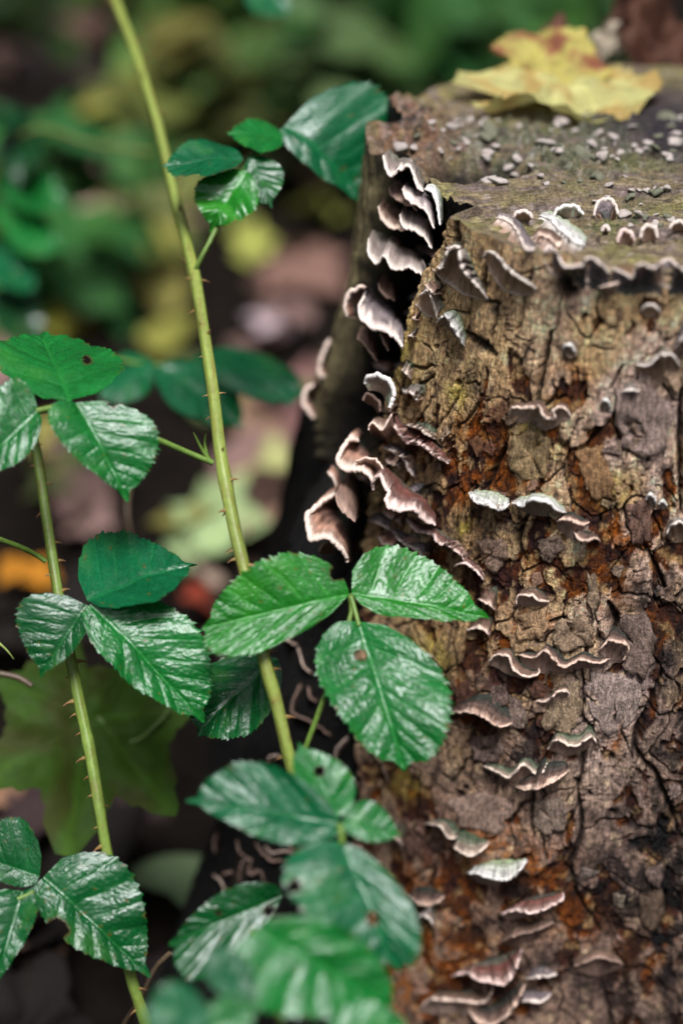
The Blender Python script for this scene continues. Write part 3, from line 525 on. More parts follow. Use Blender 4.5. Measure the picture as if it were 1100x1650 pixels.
# on the front bark
fungus('small lone bracket just below the long shelf at the frame edge', [(1031, 502), (1040, 491), (1052, 491), (1063, 503)], 6, 'pale', rise=1, skirt=[(1032, 506), (1042, 512), (1053, 512), (1062, 507)])
fungus('small round white knob of fungus on smooth bark beside the tall crack', [(906, 566), (910, 556), (919, 556), (926, 566)], 6, 'white', rise=1, skirt=[(907, 570), (913, 576), (920, 576), (926, 570)])
fungus('bowl-shaped bracket with arched pale rim on the smooth bark by the frame edge', [(1024, 588), (1045, 587), (1062, 572), (1084, 573), (1095, 592)], 9, 'pale', rise=2, skirt=[(1025, 597), (1040, 602), (1056, 610), (1070, 618), (1093, 598)])
fungus('bracket cut by the frame edge above the arched bowl-shaped one', [(1086, 562), (1096, 548), (1112, 540), (1130, 552)], 9, 'violet', rise=2, drop=7)
fungus('crinkled bracket right below the tall dark crack', [(820, 670), (825, 655), (845, 658), (866, 655), (879, 673), (893, 672), (890, 660), (907, 656), (920, 671)], 10, 'tan', rise=3, skirt=[(821, 675), (836, 682), (850, 680), (862, 687), (876, 694), (890, 690), (904, 682), (919, 675)])
fungus('greenish white bracket above a black spot on the bark', [(755, 794), (766, 808), (790, 815), (806, 822), (820, 811)], 10, 'white', att=[(768, 791), (784, 790), (800, 791), (812, 797), (822, 806)], drop=4)
fungus('white bracket with arched edge next to the greenish white one', [(825, 810), (842, 815), (853, 805), (882, 809), (896, 821), (911, 825)], 10, 'white', att=[(834, 804), (850, 799), (868, 797), (884, 800), (898, 810), (911, 820)], skirt=[(827, 813), (842, 824), (860, 830), (880, 832), (896, 831), (910, 829)])
fungus('brown bracket with dark top below the white arched one', [(896, 839), (915, 836), (934, 845), (948, 841)], 8, 'dark', rise=3, skirt=[(897, 848), (908, 862), (926, 870), (948, 852)])
fungus('little cup bracket under the brown dark-topped one', [(924, 856), (932, 868), (946, 870), (957, 867), (966, 871)], 8, 'dark', att=[(930, 853), (940, 854), (950, 856), (960, 862), (966, 869)], drop=5)
fungus('flat-topped bracket with white lip at the height of the green leaflets', [(829, 975), (836, 959), (856, 960), (872, 968), (884, 968)], 9, 'tan', rise=4, skirt=[(830, 978), (842, 978), (856, 976), (870, 976), (884, 973)])
fungus('orange-brown bracket edge beside the tip of the green leaflet', [(770, 965), (780, 970), (790, 976), (797, 982)], 6, 'tan', rise=4, drop=3)
fungus('brown bracket edge half hidden below the tip of the green leaflet', [(752, 1014), (768, 1012), (782, 1016), (788, 1026)], 7, 'tan', rise=4, drop=4)
fungus('curled loop at the end of the longest wavy bracket on the bark', [(787, 1068), (797, 1055), (819, 1058), (826, 1077), (845, 1089), (866, 1086), (868, 1075)], 11, 'tan', rise=4, skirt=[(788, 1072), (800, 1076), (812, 1084), (826, 1090), (846, 1094), (866, 1090)])
fungus('longest wavy bracket on the bark, zigzag pale lip over a broad tan underside', [(836, 1055), (860, 1059), (877, 1048), (892, 1062), (907, 1075), (933, 1063), (962, 1068), (982, 1060)], 12, 'dark', rise=3, skirt=[(838, 1068), (858, 1080), (876, 1086), (904, 1086), (933, 1078), (958, 1076), (982, 1068)])
fungus('dark-throated trumpet bracket at the end of the longest wavy one', [(964, 1048), (980, 1032), (998, 1035), (1012, 1043), (1003, 1064)], 9, 'dark', rise=3, skirt=[(966, 1053), (976, 1062), (986, 1067), (996, 1068), (1003, 1066)])
fungus('small upturned lip bracket under the longest wavy one', [(862, 1131), (882, 1128), (899, 1114), (915, 1115), (914, 1124)], 8, 'tan', rise=3, skirt=[(863, 1137), (880, 1140), (896, 1138), (908, 1130), (914, 1126)])
fungus('flat grey bracket with orange lip beside the bright leaflet', [(722, 1148), (755, 1147), (777, 1154), (802, 1170), (826, 1165)], 11, 'dark', rise=3.5, drop=3)
fungus('bracket with two drooping corners and dark green top', [(882, 1206), (896, 1192), (925, 1202), (951, 1187), (961, 1196)], 10, 'green', rise=4, skirt=[(884, 1209), (900, 1214), (912, 1219), (935, 1212), (960, 1199)])
fungus('pointed bracket with grey-green top and pale zigzag lip', [(780, 1234), (800, 1243), (820, 1252), (842, 1232), (867, 1248), (882, 1228)], 11, 'green', rise=4, skirt=[(782, 1237), (800, 1250), (822, 1260), (842, 1256), (864, 1254), (882, 1232)])
fungus('dark grey bracket directly under the pointed one', [(831, 1267), (845, 1272), (865, 1270), (884, 1262), (900, 1253), (915, 1242)], 11, 'dark', rise=4, drop=5)
fungus('grey-green double-lobed bracket, its upper lobe, near the leaflet tip', [(684, 1327), (708, 1331), (722, 1350), (737, 1348)], 11, 'green', att=[(704, 1320), (722, 1320), (736, 1328), (744, 1342)], drop=6)
fungus('grey-green double-lobed bracket, its lower lobe with pink lip', [(730, 1364), (744, 1374), (760, 1378), (775, 1370), (787, 1357)], 11, 'green', att=[(738, 1338), (750, 1336), (762, 1342), (774, 1350), (786, 1355)], drop=5)
fungus('white-capped bracket with tan underside below the double-lobed one', [(752, 1406), (774, 1409), (800, 1417), (824, 1414), (849, 1387)], 12, 'white', att=[(770, 1394), (792, 1386), (808, 1384), (826, 1384), (848, 1384)], skirt=[(753, 1408), (766, 1420), (784, 1426), (804, 1424), (848, 1392)])
fungus('bracket with orange spot peeping out behind the blurred leaflet', [(658, 1444), (676, 1456), (700, 1456), (715, 1444)], 10, 'dark', att=[(664, 1430), (678, 1426), (696, 1428), (714, 1440)], drop=4)
fungus('reddish bracket with a green base, level lip, upper of a close pair', [(807, 1474), (827, 1466), (848, 1470), (868, 1468), (904, 1450), (906, 1439)], 12, 'red', att=[(836, 1456), (852, 1446), (866, 1442), (880, 1440), (894, 1438), (904, 1437)], skirt=[(808, 1478), (822, 1482), (840, 1479), (866, 1474), (890, 1462), (906, 1446)])
fungus('dim tan bracket, lower of a close pair', [(807, 1516), (836, 1505), (864, 1498), (891, 1486)], 10, 'brown', rise=4, skirt=[(808, 1519), (822, 1526), (836, 1526), (860, 1512), (891, 1490)])
fungus('wide bracket with greenish centre and upswept corner near the foot of the stump', [(727, 1573), (750, 1568), (768, 1578), (790, 1582), (814, 1585), (830, 1562), (840, 1530)], 14, 'red', att=[(748, 1560), (764, 1552), (780, 1546), (796, 1542), (812, 1536), (836, 1528)], drop=5)
fungus('tan curled bracket under the wide one near the foot of the stump', [(675, 1626), (691, 1611), (720, 1611), (755, 1614), (777, 1615), (790, 1602), (794, 1586)], 12, 'tan', rise=3, skirt=[(677, 1630), (700, 1634), (728, 1632), (752, 1636), (776, 1625), (794, 1592)])
fungus('dark folded bracket lowest on the stump', [(755, 1627), (768, 1645), (795, 1650), (827, 1624), (845, 1586)], 13, 'dark', att=[(772, 1622), (786, 1620), (802, 1612), (820, 1598), (840, 1582)], drop=6)
fungus('pale violet cap with straight lip above the lowest brackets', [(845, 1577), (868, 1574), (884, 1573), (896, 1569)], 10, 'violet', att=[(856, 1560), (866, 1555), (878, 1557), (890, 1564)], drop=4)
fungus('pale violet notched cap beside the lowest folded bracket', [(838, 1615), (852, 1612), (864, 1615), (876, 1612), (887, 1601)], 10, 'violet', att=[(842, 1596), (852, 1592), (864, 1594), (876, 1596), (886, 1598)], drop=4)
fungus('dull olive bracket on shaded bark away from the others', [(925, 1556), (944, 1549), (962, 1542), (982, 1546), (1003, 1553)], 9, 'brown', rise=4, skirt=[(927, 1562), (946, 1570), (962, 1572), (984, 1566), (1002, 1557)])
fungus('shell-like bracket cut by the frame edge on the middle bark', [(1071, 862), (1080, 848), (1092, 840), (1108, 846), (1120, 856)], 9, 'pale', rise=2, skirt=[(1073, 866), (1084, 874), (1096, 874), (1110, 870), (1120, 860)])
fungus('pale scrap of bracket behind the drooping blurred leaflet', [(672, 1478), (682, 1474), (692, 1480), (697, 1490)], 7, 'pale', rise=3, drop=4)
fungus('dark root-side bracket edge behind the small leaflet tip', [(616, 1348), (628, 1344), (640, 1352), (648, 1364)], 7, 'tan', rise=3, drop=4)
fungus('tiny white double knob of fungus beside the purple bark plate', [(1040, 806), (1046, 796), (1053, 800), (1056, 810)], 4, 'white', rise=1, skirt=[(1040, 812), (1045, 820), (1050, 822), (1056, 814)])
fungus('tiny single white knob of fungus next to the double knob', [(1060, 812), (1064, 808), (1070, 809), (1074, 815)], 4, 'white', rise=1, skirt=[(1060, 816), (1064, 821), (1070, 821), (1074, 818)])
fungus('small white nub beside the plate with the curled lower edge', [(968, 650), (973, 643), (980, 648), (982, 658)], 5, 'white', rise=1, skirt=[(968, 655), (972, 662), (978, 664), (982, 660)])
fungus('small grey lip of fungus above the purple bark plate', [(1000, 634), (1010, 628), (1022, 628), (1030, 630)], 4, 'pale', rise=2, drop=2)
r2 = np.random.default_rng(55); k = 0
while k < 20:
    y = r2.uniform(300, 900); x0 = np.interp(y, [300, 400, 470, 560, 650, 780, 900], [690, 700, 660, 632, 612, 620, 640])+r2.uniform(-35, 45); w = r2.uniform(16, 34); k += 1
    if hit(x0, y) is None: continue
    pl = ['tan', 'violet', 'peach', 'pale', 'brown'][k % 5]; zn = 'under the broken corner' if y < 450 else 'beside the free bark slab' if y < 650 else 'above the sharp green leaflets'
    fungus(f'small frilled {pl} bracket at the hollow edge {zn}', [(x0-w*.5, y-w*.35), (x0-w*.3, y-w*.1+r2.uniform(-3, 3)), (x0, y+r2.uniform(-4, 6)), (x0+w*.3, y+w*.25+r2.uniform(-3, 3)), (x0+w*.5, y+w*.45)], r2.uniform(6, 11), pl, rise=r2.uniform(1, 4), drop=r2.uniform(2, 5), wob=1.6, th=.5)['group'] = 'small frilled brackets at the hollow edge'
# thin dry curls in the black hollow at the foot
for i, (pts, pal, L) in enumerate([
 ([(480, 1044), (489, 1072), (503, 1086)], 'brown', 8), ([(484, 1101), (472, 1129), (470, 1146), (480, 1153), (508, 1167), (532, 1186)], 'tan', 9), ([(496, 1105), (499, 1124), (511, 1128)], 'brown', 8),
 ([(560, 1187), (542, 1206), (540, 1228), (548, 1240)], 'tan', 10), ([(553, 1246), (573, 1260), (578, 1274)], 'tan', 7), ([(588, 1205), (600, 1212), (612, 1226), (620, 1244), (624, 1262)], 'brown', 8),
 ([(428, 1236), (432, 1222), (440, 1217), (454, 1220)], 'brown', 9), ([(381, 1352), (386, 1374), (398, 1382)], 'brown', 9), ([(412, 1358), (424, 1376), (440, 1386), (472, 1390)], 'tan', 7), ([(427, 1362), (438, 1374), (459, 1370), (481, 1389)], 'tan', 9),
 ([(464, 1354), (476, 1378), (490, 1382)], 'tan', 8), ([(384, 1424), (390, 1390), (404, 1384), (400, 1408), (419, 1404), (426, 1427)], 'brown', 10), ([(344, 1409), (356, 1420), (366, 1449)], 'tan', 8), ([(356, 1410), (366, 1406), (377, 1408)], 'brown', 7),
 ([(349, 1340), (344, 1358), (347, 1376)], 'brown', 7), ([(455, 1010), (462, 1028), (478, 1040)], 'brown', 7), ([(528, 1110), (540, 1128), (560, 1136)], 'brown', 7), ([(300, 1490), (316, 1500), (330, 1520)], 'brown', 8)]):
    zn = 'behind the tall cane' if pts[0][1] < 1160 else 'below the bright leaflet' if pts[0][1] < 1300 else 'above the dark low leaflet'
    fungus(f'thin dry {"brown" if i % 3 else "tan"} fungus curl in the black hollow {zn}', pts, 6, 'brown' if i % 3 else 'tan', att=[(a_+5, b_+5) for a_, b_ in pts], drop=0, th=.42, wob=1.8, name='fungus_curl')['group'] = 'dry fungus curls in the hollow'

# ------------------------------------------------------------------ small pale fungus buttons crowding the cut top
def button_mesh(seed):
    r_ = np.random.default_rng(seed); n = 10; th = np.arange(n)/n*2*np.pi
    prof = [(0., 1.0), (.45, .96), (.85, .72), (1.0, .42), (.88, .22), (.45, .12), (.3, -.3)]
    lob = 1+.28*gn(np.cos(th)*1.3+seed, np.sin(th)*1.3, seed)*2
    V = np.array([[(a*lob[i]*math.cos(th[i]), a*lob[i]*math.sin(th[i])*.8, b*.8+.18*a*math.sin(2*th[i]+seed)) for i in range(n)] for a, b in prof])
    cc = np.zeros(V.shape)+np.array([.58, .49, .45]); cc = mixc(cc, (.34, .36, .28), sst(.2, .9, np.linspace(0, 1, len(prof)))[:, None]+0*th); cc *= (1+.4*gn(V[..., 0]*3+seed, V[..., 1]*3, seed))[..., None]
    V = V+r_.normal(0, .045, V.shape)
    return mesh_data('fungus_button', V, gridf(len(prof), n, True), cc, M_FUN)
BM = [button_mesh(i) for i in range(8)]
def button_mesh_grey(seed):
    me = BM[seed].copy(); d_ = me.color_attributes['Col'].data; a_ = np.zeros(len(d_)*4, np.float32); d_.foreach_get('color', a_); a_ = a_.reshape(-1, 4); a_[:, :3] *= (.36, .42, .32); d_.foreach_set('color', a_.ravel()); return me
BG = [button_mesh_grey(i) for i in range(8)]
nb = 0
for (x0, x1, y0, y1, num, dens) in ((700, 1100, 186, 258, 80, .5), (640, 800, 195, 262, 16, .3), (960, 1100, 285, 330, 14, .6), (780, 960, 268, 300, 12, .6), (1000, 1100, 330, 372, 10, .6)):
    for _ in range(num):
        x, y = random.uniform(x0, x1), random.uniform(y0, y1)
        h = hit(x, y, True)
        if h is None: continue
        grey = random.random() < dens*.45; me = random.choice(BG if grey else BM)
        o = bpy.data.objects.new('fungus_button', me); sz = random.uniform(.0012, .0030)*(1.7 if random.random() < .15 else 1)
        o.location = h[0]-np.array([0, 0, sz*.05]); o.rotation_euler = (random.uniform(-.5, .5), random.uniform(-.5, .5), random.uniform(0, 6.3)); o.scale = (sz*random.uniform(.8, 1.5), sz, sz*random.uniform(.7, 1.2)); col.objects.link(o)
        zn = 'close in front of the yellow leaf' if y < 222 else 'around the black pit' if x < 800 else 'in the crusty patch' if y < 275 else 'behind the front brackets'
        hue = 'grey-green' if grey else 'whitish'; tag(o, f'tiny {hue} fungus button on the cut top, {zn}', 'fungus', f'{hue} fungus buttons {zn}'); nb += 1

# ------------------------------------------------------------------ bramble leaflets
def unit_leaf(nu, nvh, ns, teeth, seed, tip=.8):
    u = np.linspace(0, 1, nu); v = np.linspace(-1, 1, 2*nvh+1)
    v = np.sign(v)*np.abs(v)**.9
    phi = np.radians(106-82*u**.62)
    l = .42*np.clip(1-u, 0, 1)**tip*(1-.10*np.exp(-((u-.9)/.05)**2))*(.75+.7*u-.3*u**2)*(1-.62*np.exp(-u*11))
    l = np.minimum(l, np.clip(1-u, 0, 1)*.95)
    fr = (u*ns) % 1; fr2 = (u*ns*2.0+.3) % 1
    tooth = teeth*(.7*fr+.45*fr2)*(1+.5*gn(u*ns, u*0+seed, seed))
    av = np.abs(v)[None]; len_ = l[:, None]*(av*(1-teeth*.4)+tooth[:, None]*sst(.82, 1, av)*1.0)
    x = u[:, None]+len_*np.cos(phi)[:, None]*(1-.0*av); y = np.sign(v)[None]*len_*np.sin(phi)[:, None]
    # veins bend forward a little
    x = x+.05*av**2*l[:, None]*(1-sst(.7, .95, u))[:, None]
    x = x+.07*(sst(.86, 1, u)**2)[:, None]*(1-av*.0)
    x = x/x[-1].max()
    return u, v, x, y
LEAFG = dict(bright=(.014, .150, .014), mid=(.006, .112, .018), dark=(.003, .066, .014), teal=(.003, .080, .026), olive=(.045, .115, .014), deep=(.006, .040, .012))
def leaflet(parent, B, T, E1, E2, d, tint='mid', hero=1, holes=(), bow=.05, curl=.0, nv=7, pleat=1., gloss=None, label=None, wave=1., fold=.16, tip=None):
    """B base, T tip, E1/E2 the widest points of the two halves, as photo pixels; d their distances (m)."""
    seed = int(abs(B[0]*3+T[1]*5+T[0])) % 7919
    nu, nvh = {1: (118, 30), 2: (76, 18), 3: (40, 10)}[hero]
    ns = 17+seed % 7; u, v, x, y = unit_leaf(nu, nvh, ns, .085+.03*((seed % 7)/7), seed, tip or .62+.26*((seed % 13)/13))
    if len(d) == 3:                       # (distance of the base, elevation, azimuth of the sky it mirrors)
        el, az = math.radians(d[1]), math.radians(d[2]); Rv = np.array([math.sin(az)*math.cos(el), math.cos(az)*math.cos(el), math.sin(el)])
        P0_ = at(np.array(B[0], float), np.array(B[1], float), d[0]); V0 = P0_-CAM; V0 = V0/np.linalg.norm(V0); nn = Rv-V0; nn /= np.linalg.norm(nn)
        rays = [ray(np.array(q[0], float), np.array(q[1], float)) for q in (B, T, E1, E2)]; d = [float((P0_-CAM)@nn/(r_@nn)) for r_ in rays]
        wpx = math.hypot(E1[0]-E2[0], E1[1]-E2[1])*K*d[0]; d = [d[0], d[1], d[2]-fold*wpx*.5, d[3]-fold*wpx*.5]
    P = [at(np.array(q[0], float), np.array(q[1], float), dd) for q, dd in zip((B, T, E1, E2), d)]
    ym = y[:, -1].max(); xm = x[np.argmax(y[:, -1]), -1]; ax = P[1]-P[0]; Ln = np.linalg.norm(ax)
    w1 = (P[2]-P[0]-xm*ax)/ym; w2 = (P[3]-P[0]-xm*ax)/ym
    V = P[0]+x[..., None]*ax+np.where(y >= 0, y, 0)[..., None]*w1+np.where(y < 0, -y, 0)[..., None]*w2
    n1 = np.cross(ax, w1); n1 /= np.linalg.norm(n1); n2 = np.cross(w2, ax); n2 /= np.linalg.norm(n2)
    if n1@FW > 0 and n2@FW > 0 or (n1+n2)@FW > 0: n1, n2 = -n1, -n2
    sm = sst(-.25, .25, y)[..., None]; Nn = n1*sm+n2*(1-sm); Nn /= np.linalg.norm(Nn, axis=-1)[..., None]
    av = np.abs(v)[None]; uu = u[:, None]; sc = Ln/.065
    ph = (uu**1.12)*nv+.10*np.sin(uu*9+seed)+.10*np.sign(v)[None]+.10*gn(uu*6, av*2.5+np.sign(v)[None]*7, seed+21)
    bul = np.abs(np.sin(np.pi*ph))**.42
    h = .00092*pleat*sc*(bul-.55)*(.7+.6*fbm(uu*4, np.sign(v)[None]*5+0*uu, 2, seed+22))*sst(.02, .3, av)*(1-.35*sst(.7, 1, av))*(1-sst(.88, 1, uu))
    h = h+.00030*sc*(np.abs(np.sin(np.pi*(av*12+1.2*gn(uu*30, av*4, seed))))**.7)*bul*sst(.05, .3, av)
    pk = worley(x*24+.8*gn(x*9, y*18, seed), y*46+.8*gn(x*9+4, y*18, seed+1), seed+31); h = h-.00024*sc*np.exp(-((pk[1]-pk[0])/.22)**2)*sst(.02, .1, av)
    h = h+.00022*sc*fbm(x*26, y*26, 3, seed+1)
    h = h-.0007*sc*np.exp(-(y/.012)**2)
    h = h+.0034*wave*sc*fbm(x*2.2+seed, y*2.2, 2, seed+2)+.0016*wave*sc*av**3*gn(uu*7, np.sign(v)[None]*3+seed+0*uu, seed+3)*2
    h = h+bow*Ln*(1-((x-.45)/.55)**2)+curl*Ln*(np.abs(y)/ym)**2
    V = V+Nn*h[..., None]
    vein = np.exp(-(np.sin(np.pi*ph)/.12)**2)*sst(.0, .06, av)*(1-sst(.9, 1, av)*.5); mid = np.exp(-(y/.008)**2)
    base = np.array(LEAFG[tint]); c = np.zeros(V.shape)+base
    c *= (1+.35*fbm(x*4, y*4, 3, seed+4)+.25*fbm(x*22, y*22, 3, seed+5)+.25*((seed % 11)/11-.5))[..., None]; c = mixc(c, base*1.5+np.array([.03, .03, 0]), sst(.15, .5, fbm(x*2.3+5, y*2.3, 3, seed+15))*.45); nw = worley(x*34, y*64, seed+16); c = mixc(c, base*1.6, np.exp(-((nw[1]-nw[0])/.08)**2)*.35)
    c = mixc(c, base*1.9+np.array([.012, .02, .0]), np.clip(vein*.30+mid*.38, 0, .9))
    c = mixc(c, (.10, .075, .012), sst(.93, 1, av)*sst(.05, .4, gn(uu*16, np.sign(v)[None]*2+seed+0*uu, seed+6))*.8)
    sp = worley(x*9, y*9, seed+7); c = mixc(c, (.12, .07, .01), (sp[0] < .07)*(sp[2] < .25)*.85)
    keep = np.ones((nu-1, len(v)-1), bool)
    if holes:
        px, py, _ = proj(V)
        for hx, hy, hr in holes:
            dd = np.hypot(px-hx, py-hy)*(1+.35*gn(px/9, py/9, seed+8)); c = mixc(c, (.07, .035, .012), sst(hr*1.35, hr*.95, dd)*.9)
            cd = (dd[:-1, :-1]+dd[1:, 1:])/2; keep &= cd > hr
    F = gridf(nu, len(v), keep=keep)
    o = add('leaflet', V, F, c, M_LEAF, parent)
    if label: o['label'] = label
    return o
def stalk(parent, pts, r, name='leaf_stalk', colr=(.12, .20, .035), n=24, r1=None):
    p = resample(pts, n); P = at(p[:, 0], p[:, 1], p[:, 2]); V, F = tube(P, np.linspace(r, r1 or r, n), 8)
    cc = np.zeros(V.shape)+np.array(colr); cc *= (1+.35*fbm(np.arange(n)[:, None]*.4, np.arange(8)[None]*.5, 3, int(pts[0][0]) % 97+1))[..., None]
    return add(name, V, F, cc, M_STEM, parent)
# thorn: one hooked cone shared by all thorns
tp = np.array([[0, 0, -.2], [0, 0, .25], [0, -.05, .55], [0, -.16, .82], [0, -.32, 1.0]]); tr_ = np.array([.34, .24, .13, .06, .012])
tV, tF = tube(tp, tr_, 6); tC = mixc(np.zeros(tV.shape)+np.array([.22, .17, .04]), (.20, .045, .03), np.linspace(0, 1, 5)[:, None]+np.zeros(6)); tC[-1] = (.30, .2, .12)
THORN = mesh_data('thorn', tV, tF, tC, M_STEM)
def cane(name, label, pts, r0, r1, nth, seed, colr, extra=()):
    p = resample(pts, 110); P = at(p[:, 0], p[:, 1], p[:, 2]); root = thing(name, label, 'bramble', P[-1])
    R_ = np.linspace(r0, r1, len(P))*(1+.08*gn(np.arange(len(P))*.35, np.full(len(P), seed), seed)); V, F = tube(P, R_, 14)
    s_ = np.arange(len(P))[:, None]; th_ = np.arange(14)[None]
    V = P[:, None]+(V-P[:, None])*(1+.09*np.cos(th_/14*6.283*5+s_*.05)+.10*np.exp(-((s_ % 22-11)/1.6)**2))[..., None]
    cc = np.zeros(V.shape)+np.array(colr); cc *= (1+.3*fbm(s_*.12, np.cos(th_/14*6.283)*1.2+3, 3, seed))[..., None]
    cc = mixc(cc, (.17, .055, .02), sst(.12, .45, fbm(s_*.3, np.cos(th_/14*6.283)*2+9, 3, seed+1))*.45); cc = mixc(cc, np.array(colr)*1.7, sst(.25, .5, fbm(s_*.9, np.sin(th_/14*6.283)*2, 2, seed+2))*.4)
    st = add('stem', V, F, cc, M_STEM, root)
    r_ = np.random.default_rng(seed); spots = list(np.linspace(.03, .97, nth)+r_.uniform(-.012, .012, nth))
    for q in spots:
        i = int(np.clip(q*109, 1, 108)); t = P[i+1]-P[i-1]; t /= np.linalg.norm(t); a = np.cross(t, FW); a /= np.linalg.norm(a); b = np.cross(t, a)
        an = r_.choice([0, np.pi])+r_.normal(0, .75); nr = a*math.cos(an)+b*math.sin(an); sz = r_.uniform(.0022, .0055)
        o = bpy.data.objects.new('thorn', THORN); z_ = Vector(nr); y_ = Vector(t if t[2] > 0 else -t); x_ = y_.cross(z_); y_ = z_.cross(x_)
        m4 = Matrix((x_, y_, z_)).transposed().to_4x4()@Matrix.Diagonal((sz*.5, sz*.8, sz, 1)); m4.translation = Vector(P[i]+nr*R_[i]*.9-org(root)); o.matrix_local = m4; o.parent = st; col.objects.link(o)
    return root, st
C1, S1 = cane('bramble_cane', 'tall thorny green bramble cane crossing the scene in front of the stump',
  [(165, -60, .90), (190, 10, .87), (215, 75, .84), (240, 150, .81), (262, 230, .785), (285, 330, .755), (313, 440, .725), (330, 540, .70), (345, 640, .68), (357, 740, .662), (375, 840, .655), (395, 925, .65), (425, 1060, .645), (445, 1130, .645), (465, 1215, .645), (490, 1310, .65), (520, 1400, .66), (540, 1520, .69), (545, 1600, .72)], .0030, .0029, 52, 3, (.20, .25, .05))
C2, S2 = cane('bramble_cane', 'shorter thorny bramble cane rising in front of the lobed olive leaf',
  [(40, 640, .73), (50, 690, .72), (62, 740, .715), (78, 850, .70), (92, 940, .69), (112, 1050, .675), (128, 1130, .67), (145, 1210, .665), (160, 1300, .66), (172, 1370, .66), (190, 1460, .66), (208, 1560, .66), (240, 1660, .665), (270, 1740, .69)], .0025, .0027, 40, 8, (.15, .22, .04))
# cane 1, the three leaflets in sharp focus
k1 = stalk(C1, [(475, 1250, .648), (520, 1130, .64), (552, 1035, .645), (566, 985, .648), (563, 957, .648)], .0013)
leaflet(k1, (563, 958), (326, 1012), (448, 890), (402, 1058), (.648, 54, 155), 'bright', 1, holes=((544, 922, 12),), bow=.03, nv=7)
leaflet(k1, (566, 957), (788, 997), (640, 878), (672, 1004), (.650, 76, 120), 'bright', 1, bow=.03, nv=7)
leaflet(k1, (577, 1003), (651, 1242), (505, 1092), (727, 1104), (.646, 72, 172), 'mid', 1, holes=((581, 1056, 8.5),), bow=.06, nv=7, tip=.58)
stalk(C1, [(565, 960, .648), (572, 985, .646), (578, 1008, .644)], .0011, n=8)
# cane 1, leaf of three near the top
k2 = stalk(C1, [(309, 446, .725), (322, 420, .722), (335, 395, .722), (350, 365, .725), (375, 320, .73), (395, 270, .735), (430, 235, .75), (458, 210, .76)], .0013)
leaflet(k2, (392, 258), (261, 268), (330, 228), (322, 292), (.73, .72, .74, .71), 'teal', 2)
leaflet(k2, (456, 224), (366, 214), (415, 194), (418, 250), (.75, .74, .76, .73), 'mid', 2)
leaflet(k2, (456, 206), (612, 338), (612, 138), (488, 268), (.76, 50, 120), 'teal', 2, curl=-.05)
leaflet(k2, (398, 276), (338, 372), (318, 292), (414, 340), (.73, 70, 172), 'bright', 2, wave=2.5)
leaflet(k2, (402, 254), (438, 334), (455, 275), (392, 312), (.735, .725, .735, .73), 'dark', 2)
# cane 1, leaf reaching to the frame edge
k3 = stalk(C1, [(343, 746, .662), (300, 728, .658), (254, 708, .652), (190, 680, .645), (115, 654, .64), (60, 662, .64)], .0014)
leaflet(k3, (112, 650), (62, 536), (-8, 590), (203, 596), (.64, .70, .665, .675), 'mid', 2, holes=((141, 580, 7),), bow=.05)
leaflet(k3, (122, 650), (206, 808), (86, 705), (258, 700), (.64, 60, 140), 'mid', 1, holes=((182, 646, 9),), bow=.06)
leaflet(k3, (62, 662), (-40, 765), (8, 616), (46, 736), (.64, 62, 200), 'mid', 2)
stalk(C1, [(338, 742, .662), (326, 725, .66), (312, 697, .655)], .0012, 'stipule', n=10, r1=.0002); stalk(C1, [(334, 738, .662), (330, 715, .66), (332, 698, .655)], .0012, 'stipule', n=10, r1=.0002)
# cane 1, blurred low leaf in front of the stump foot
k4 = stalk(C1, [(498, 1345, .65), (520, 1338, .62), (545, 1330, .59), (550, 1345, .585), (551, 1362, .58)], .0013)
leaflet(k4, (549, 1328), (300, 1290), (418, 1226), (452, 1362), (.59, 64, 160), 'teal', 2, bow=.03)
leaflet(k4, (545, 1318), (480, 1197), (470, 1252), (562, 1240), (.595, 60, 150), 'mid', 2, holes=((515, 1243, 8),))
leaflet(k4, (552, 1326), (648, 1346), (594, 1288), (588, 1358), (.59, 55, 150), 'mid', 2)
leaflet(k4, (551, 1356), (643, 1564), (458, 1445), (676, 1478), (.582, 62, 158), 'teal', 2, holes=((600, 1480, 10), (474, 1428, 11), (506, 1502, 15)), bow=.05)
leaflet(C1, (448, 1062), (318, 1184), (328, 1082), (424, 1172), (.69, .675, .695, .67), 'dark', 2)
# cane 2, middle leaf of three
k5 = stalk(C2, [(108, 1030, .678), (122, 1005, .665), (143, 977, .655)], .0012, n=10)
leaflet(k5, (145, 975), (329, 1164), (182, 1086), (318, 1006), (.655, 60, 145), 'mid', 1, bow=.05)
leaflet(k5, (142, 970), (318, 909), (168, 860), (262, 968), (.655, .665, .685, .64), 'teal', 2)
leaflet(k5, (142, 976), (66, 1092), (26, 980), (132, 1040), (.655, 44, 200), 'dark', 1, bow=.05)
k6 = stalk(C2, [(75, 905, .692), (60, 895, .69), (30, 880, .68), (-20, 862, .67)], .0013)
# cane 2, low leaf of three at the frame edge
k7 = stalk(C2, [(176, 1385, .662), (120, 1425, .655), (70, 1432, .65), (30, 1448, .648), (-20, 1460, .645)], .0012)
leaflet(k7, (70, 1414), (242, 1576), (206, 1394), (92, 1512), (.65, 55, 150), 'dark', 1, holes=((92, 1497, 17),), bow=.04)
leaflet(k7, (64, 1413), (-60, 1372), (32, 1314), (8, 1426), (.65, 46, 190), 'dark', 1)
leaflet(k7, (38, 1436), (-6, 1590), (64, 1478), (-60, 1488), (.65, 58, 170), 'dark', 2)
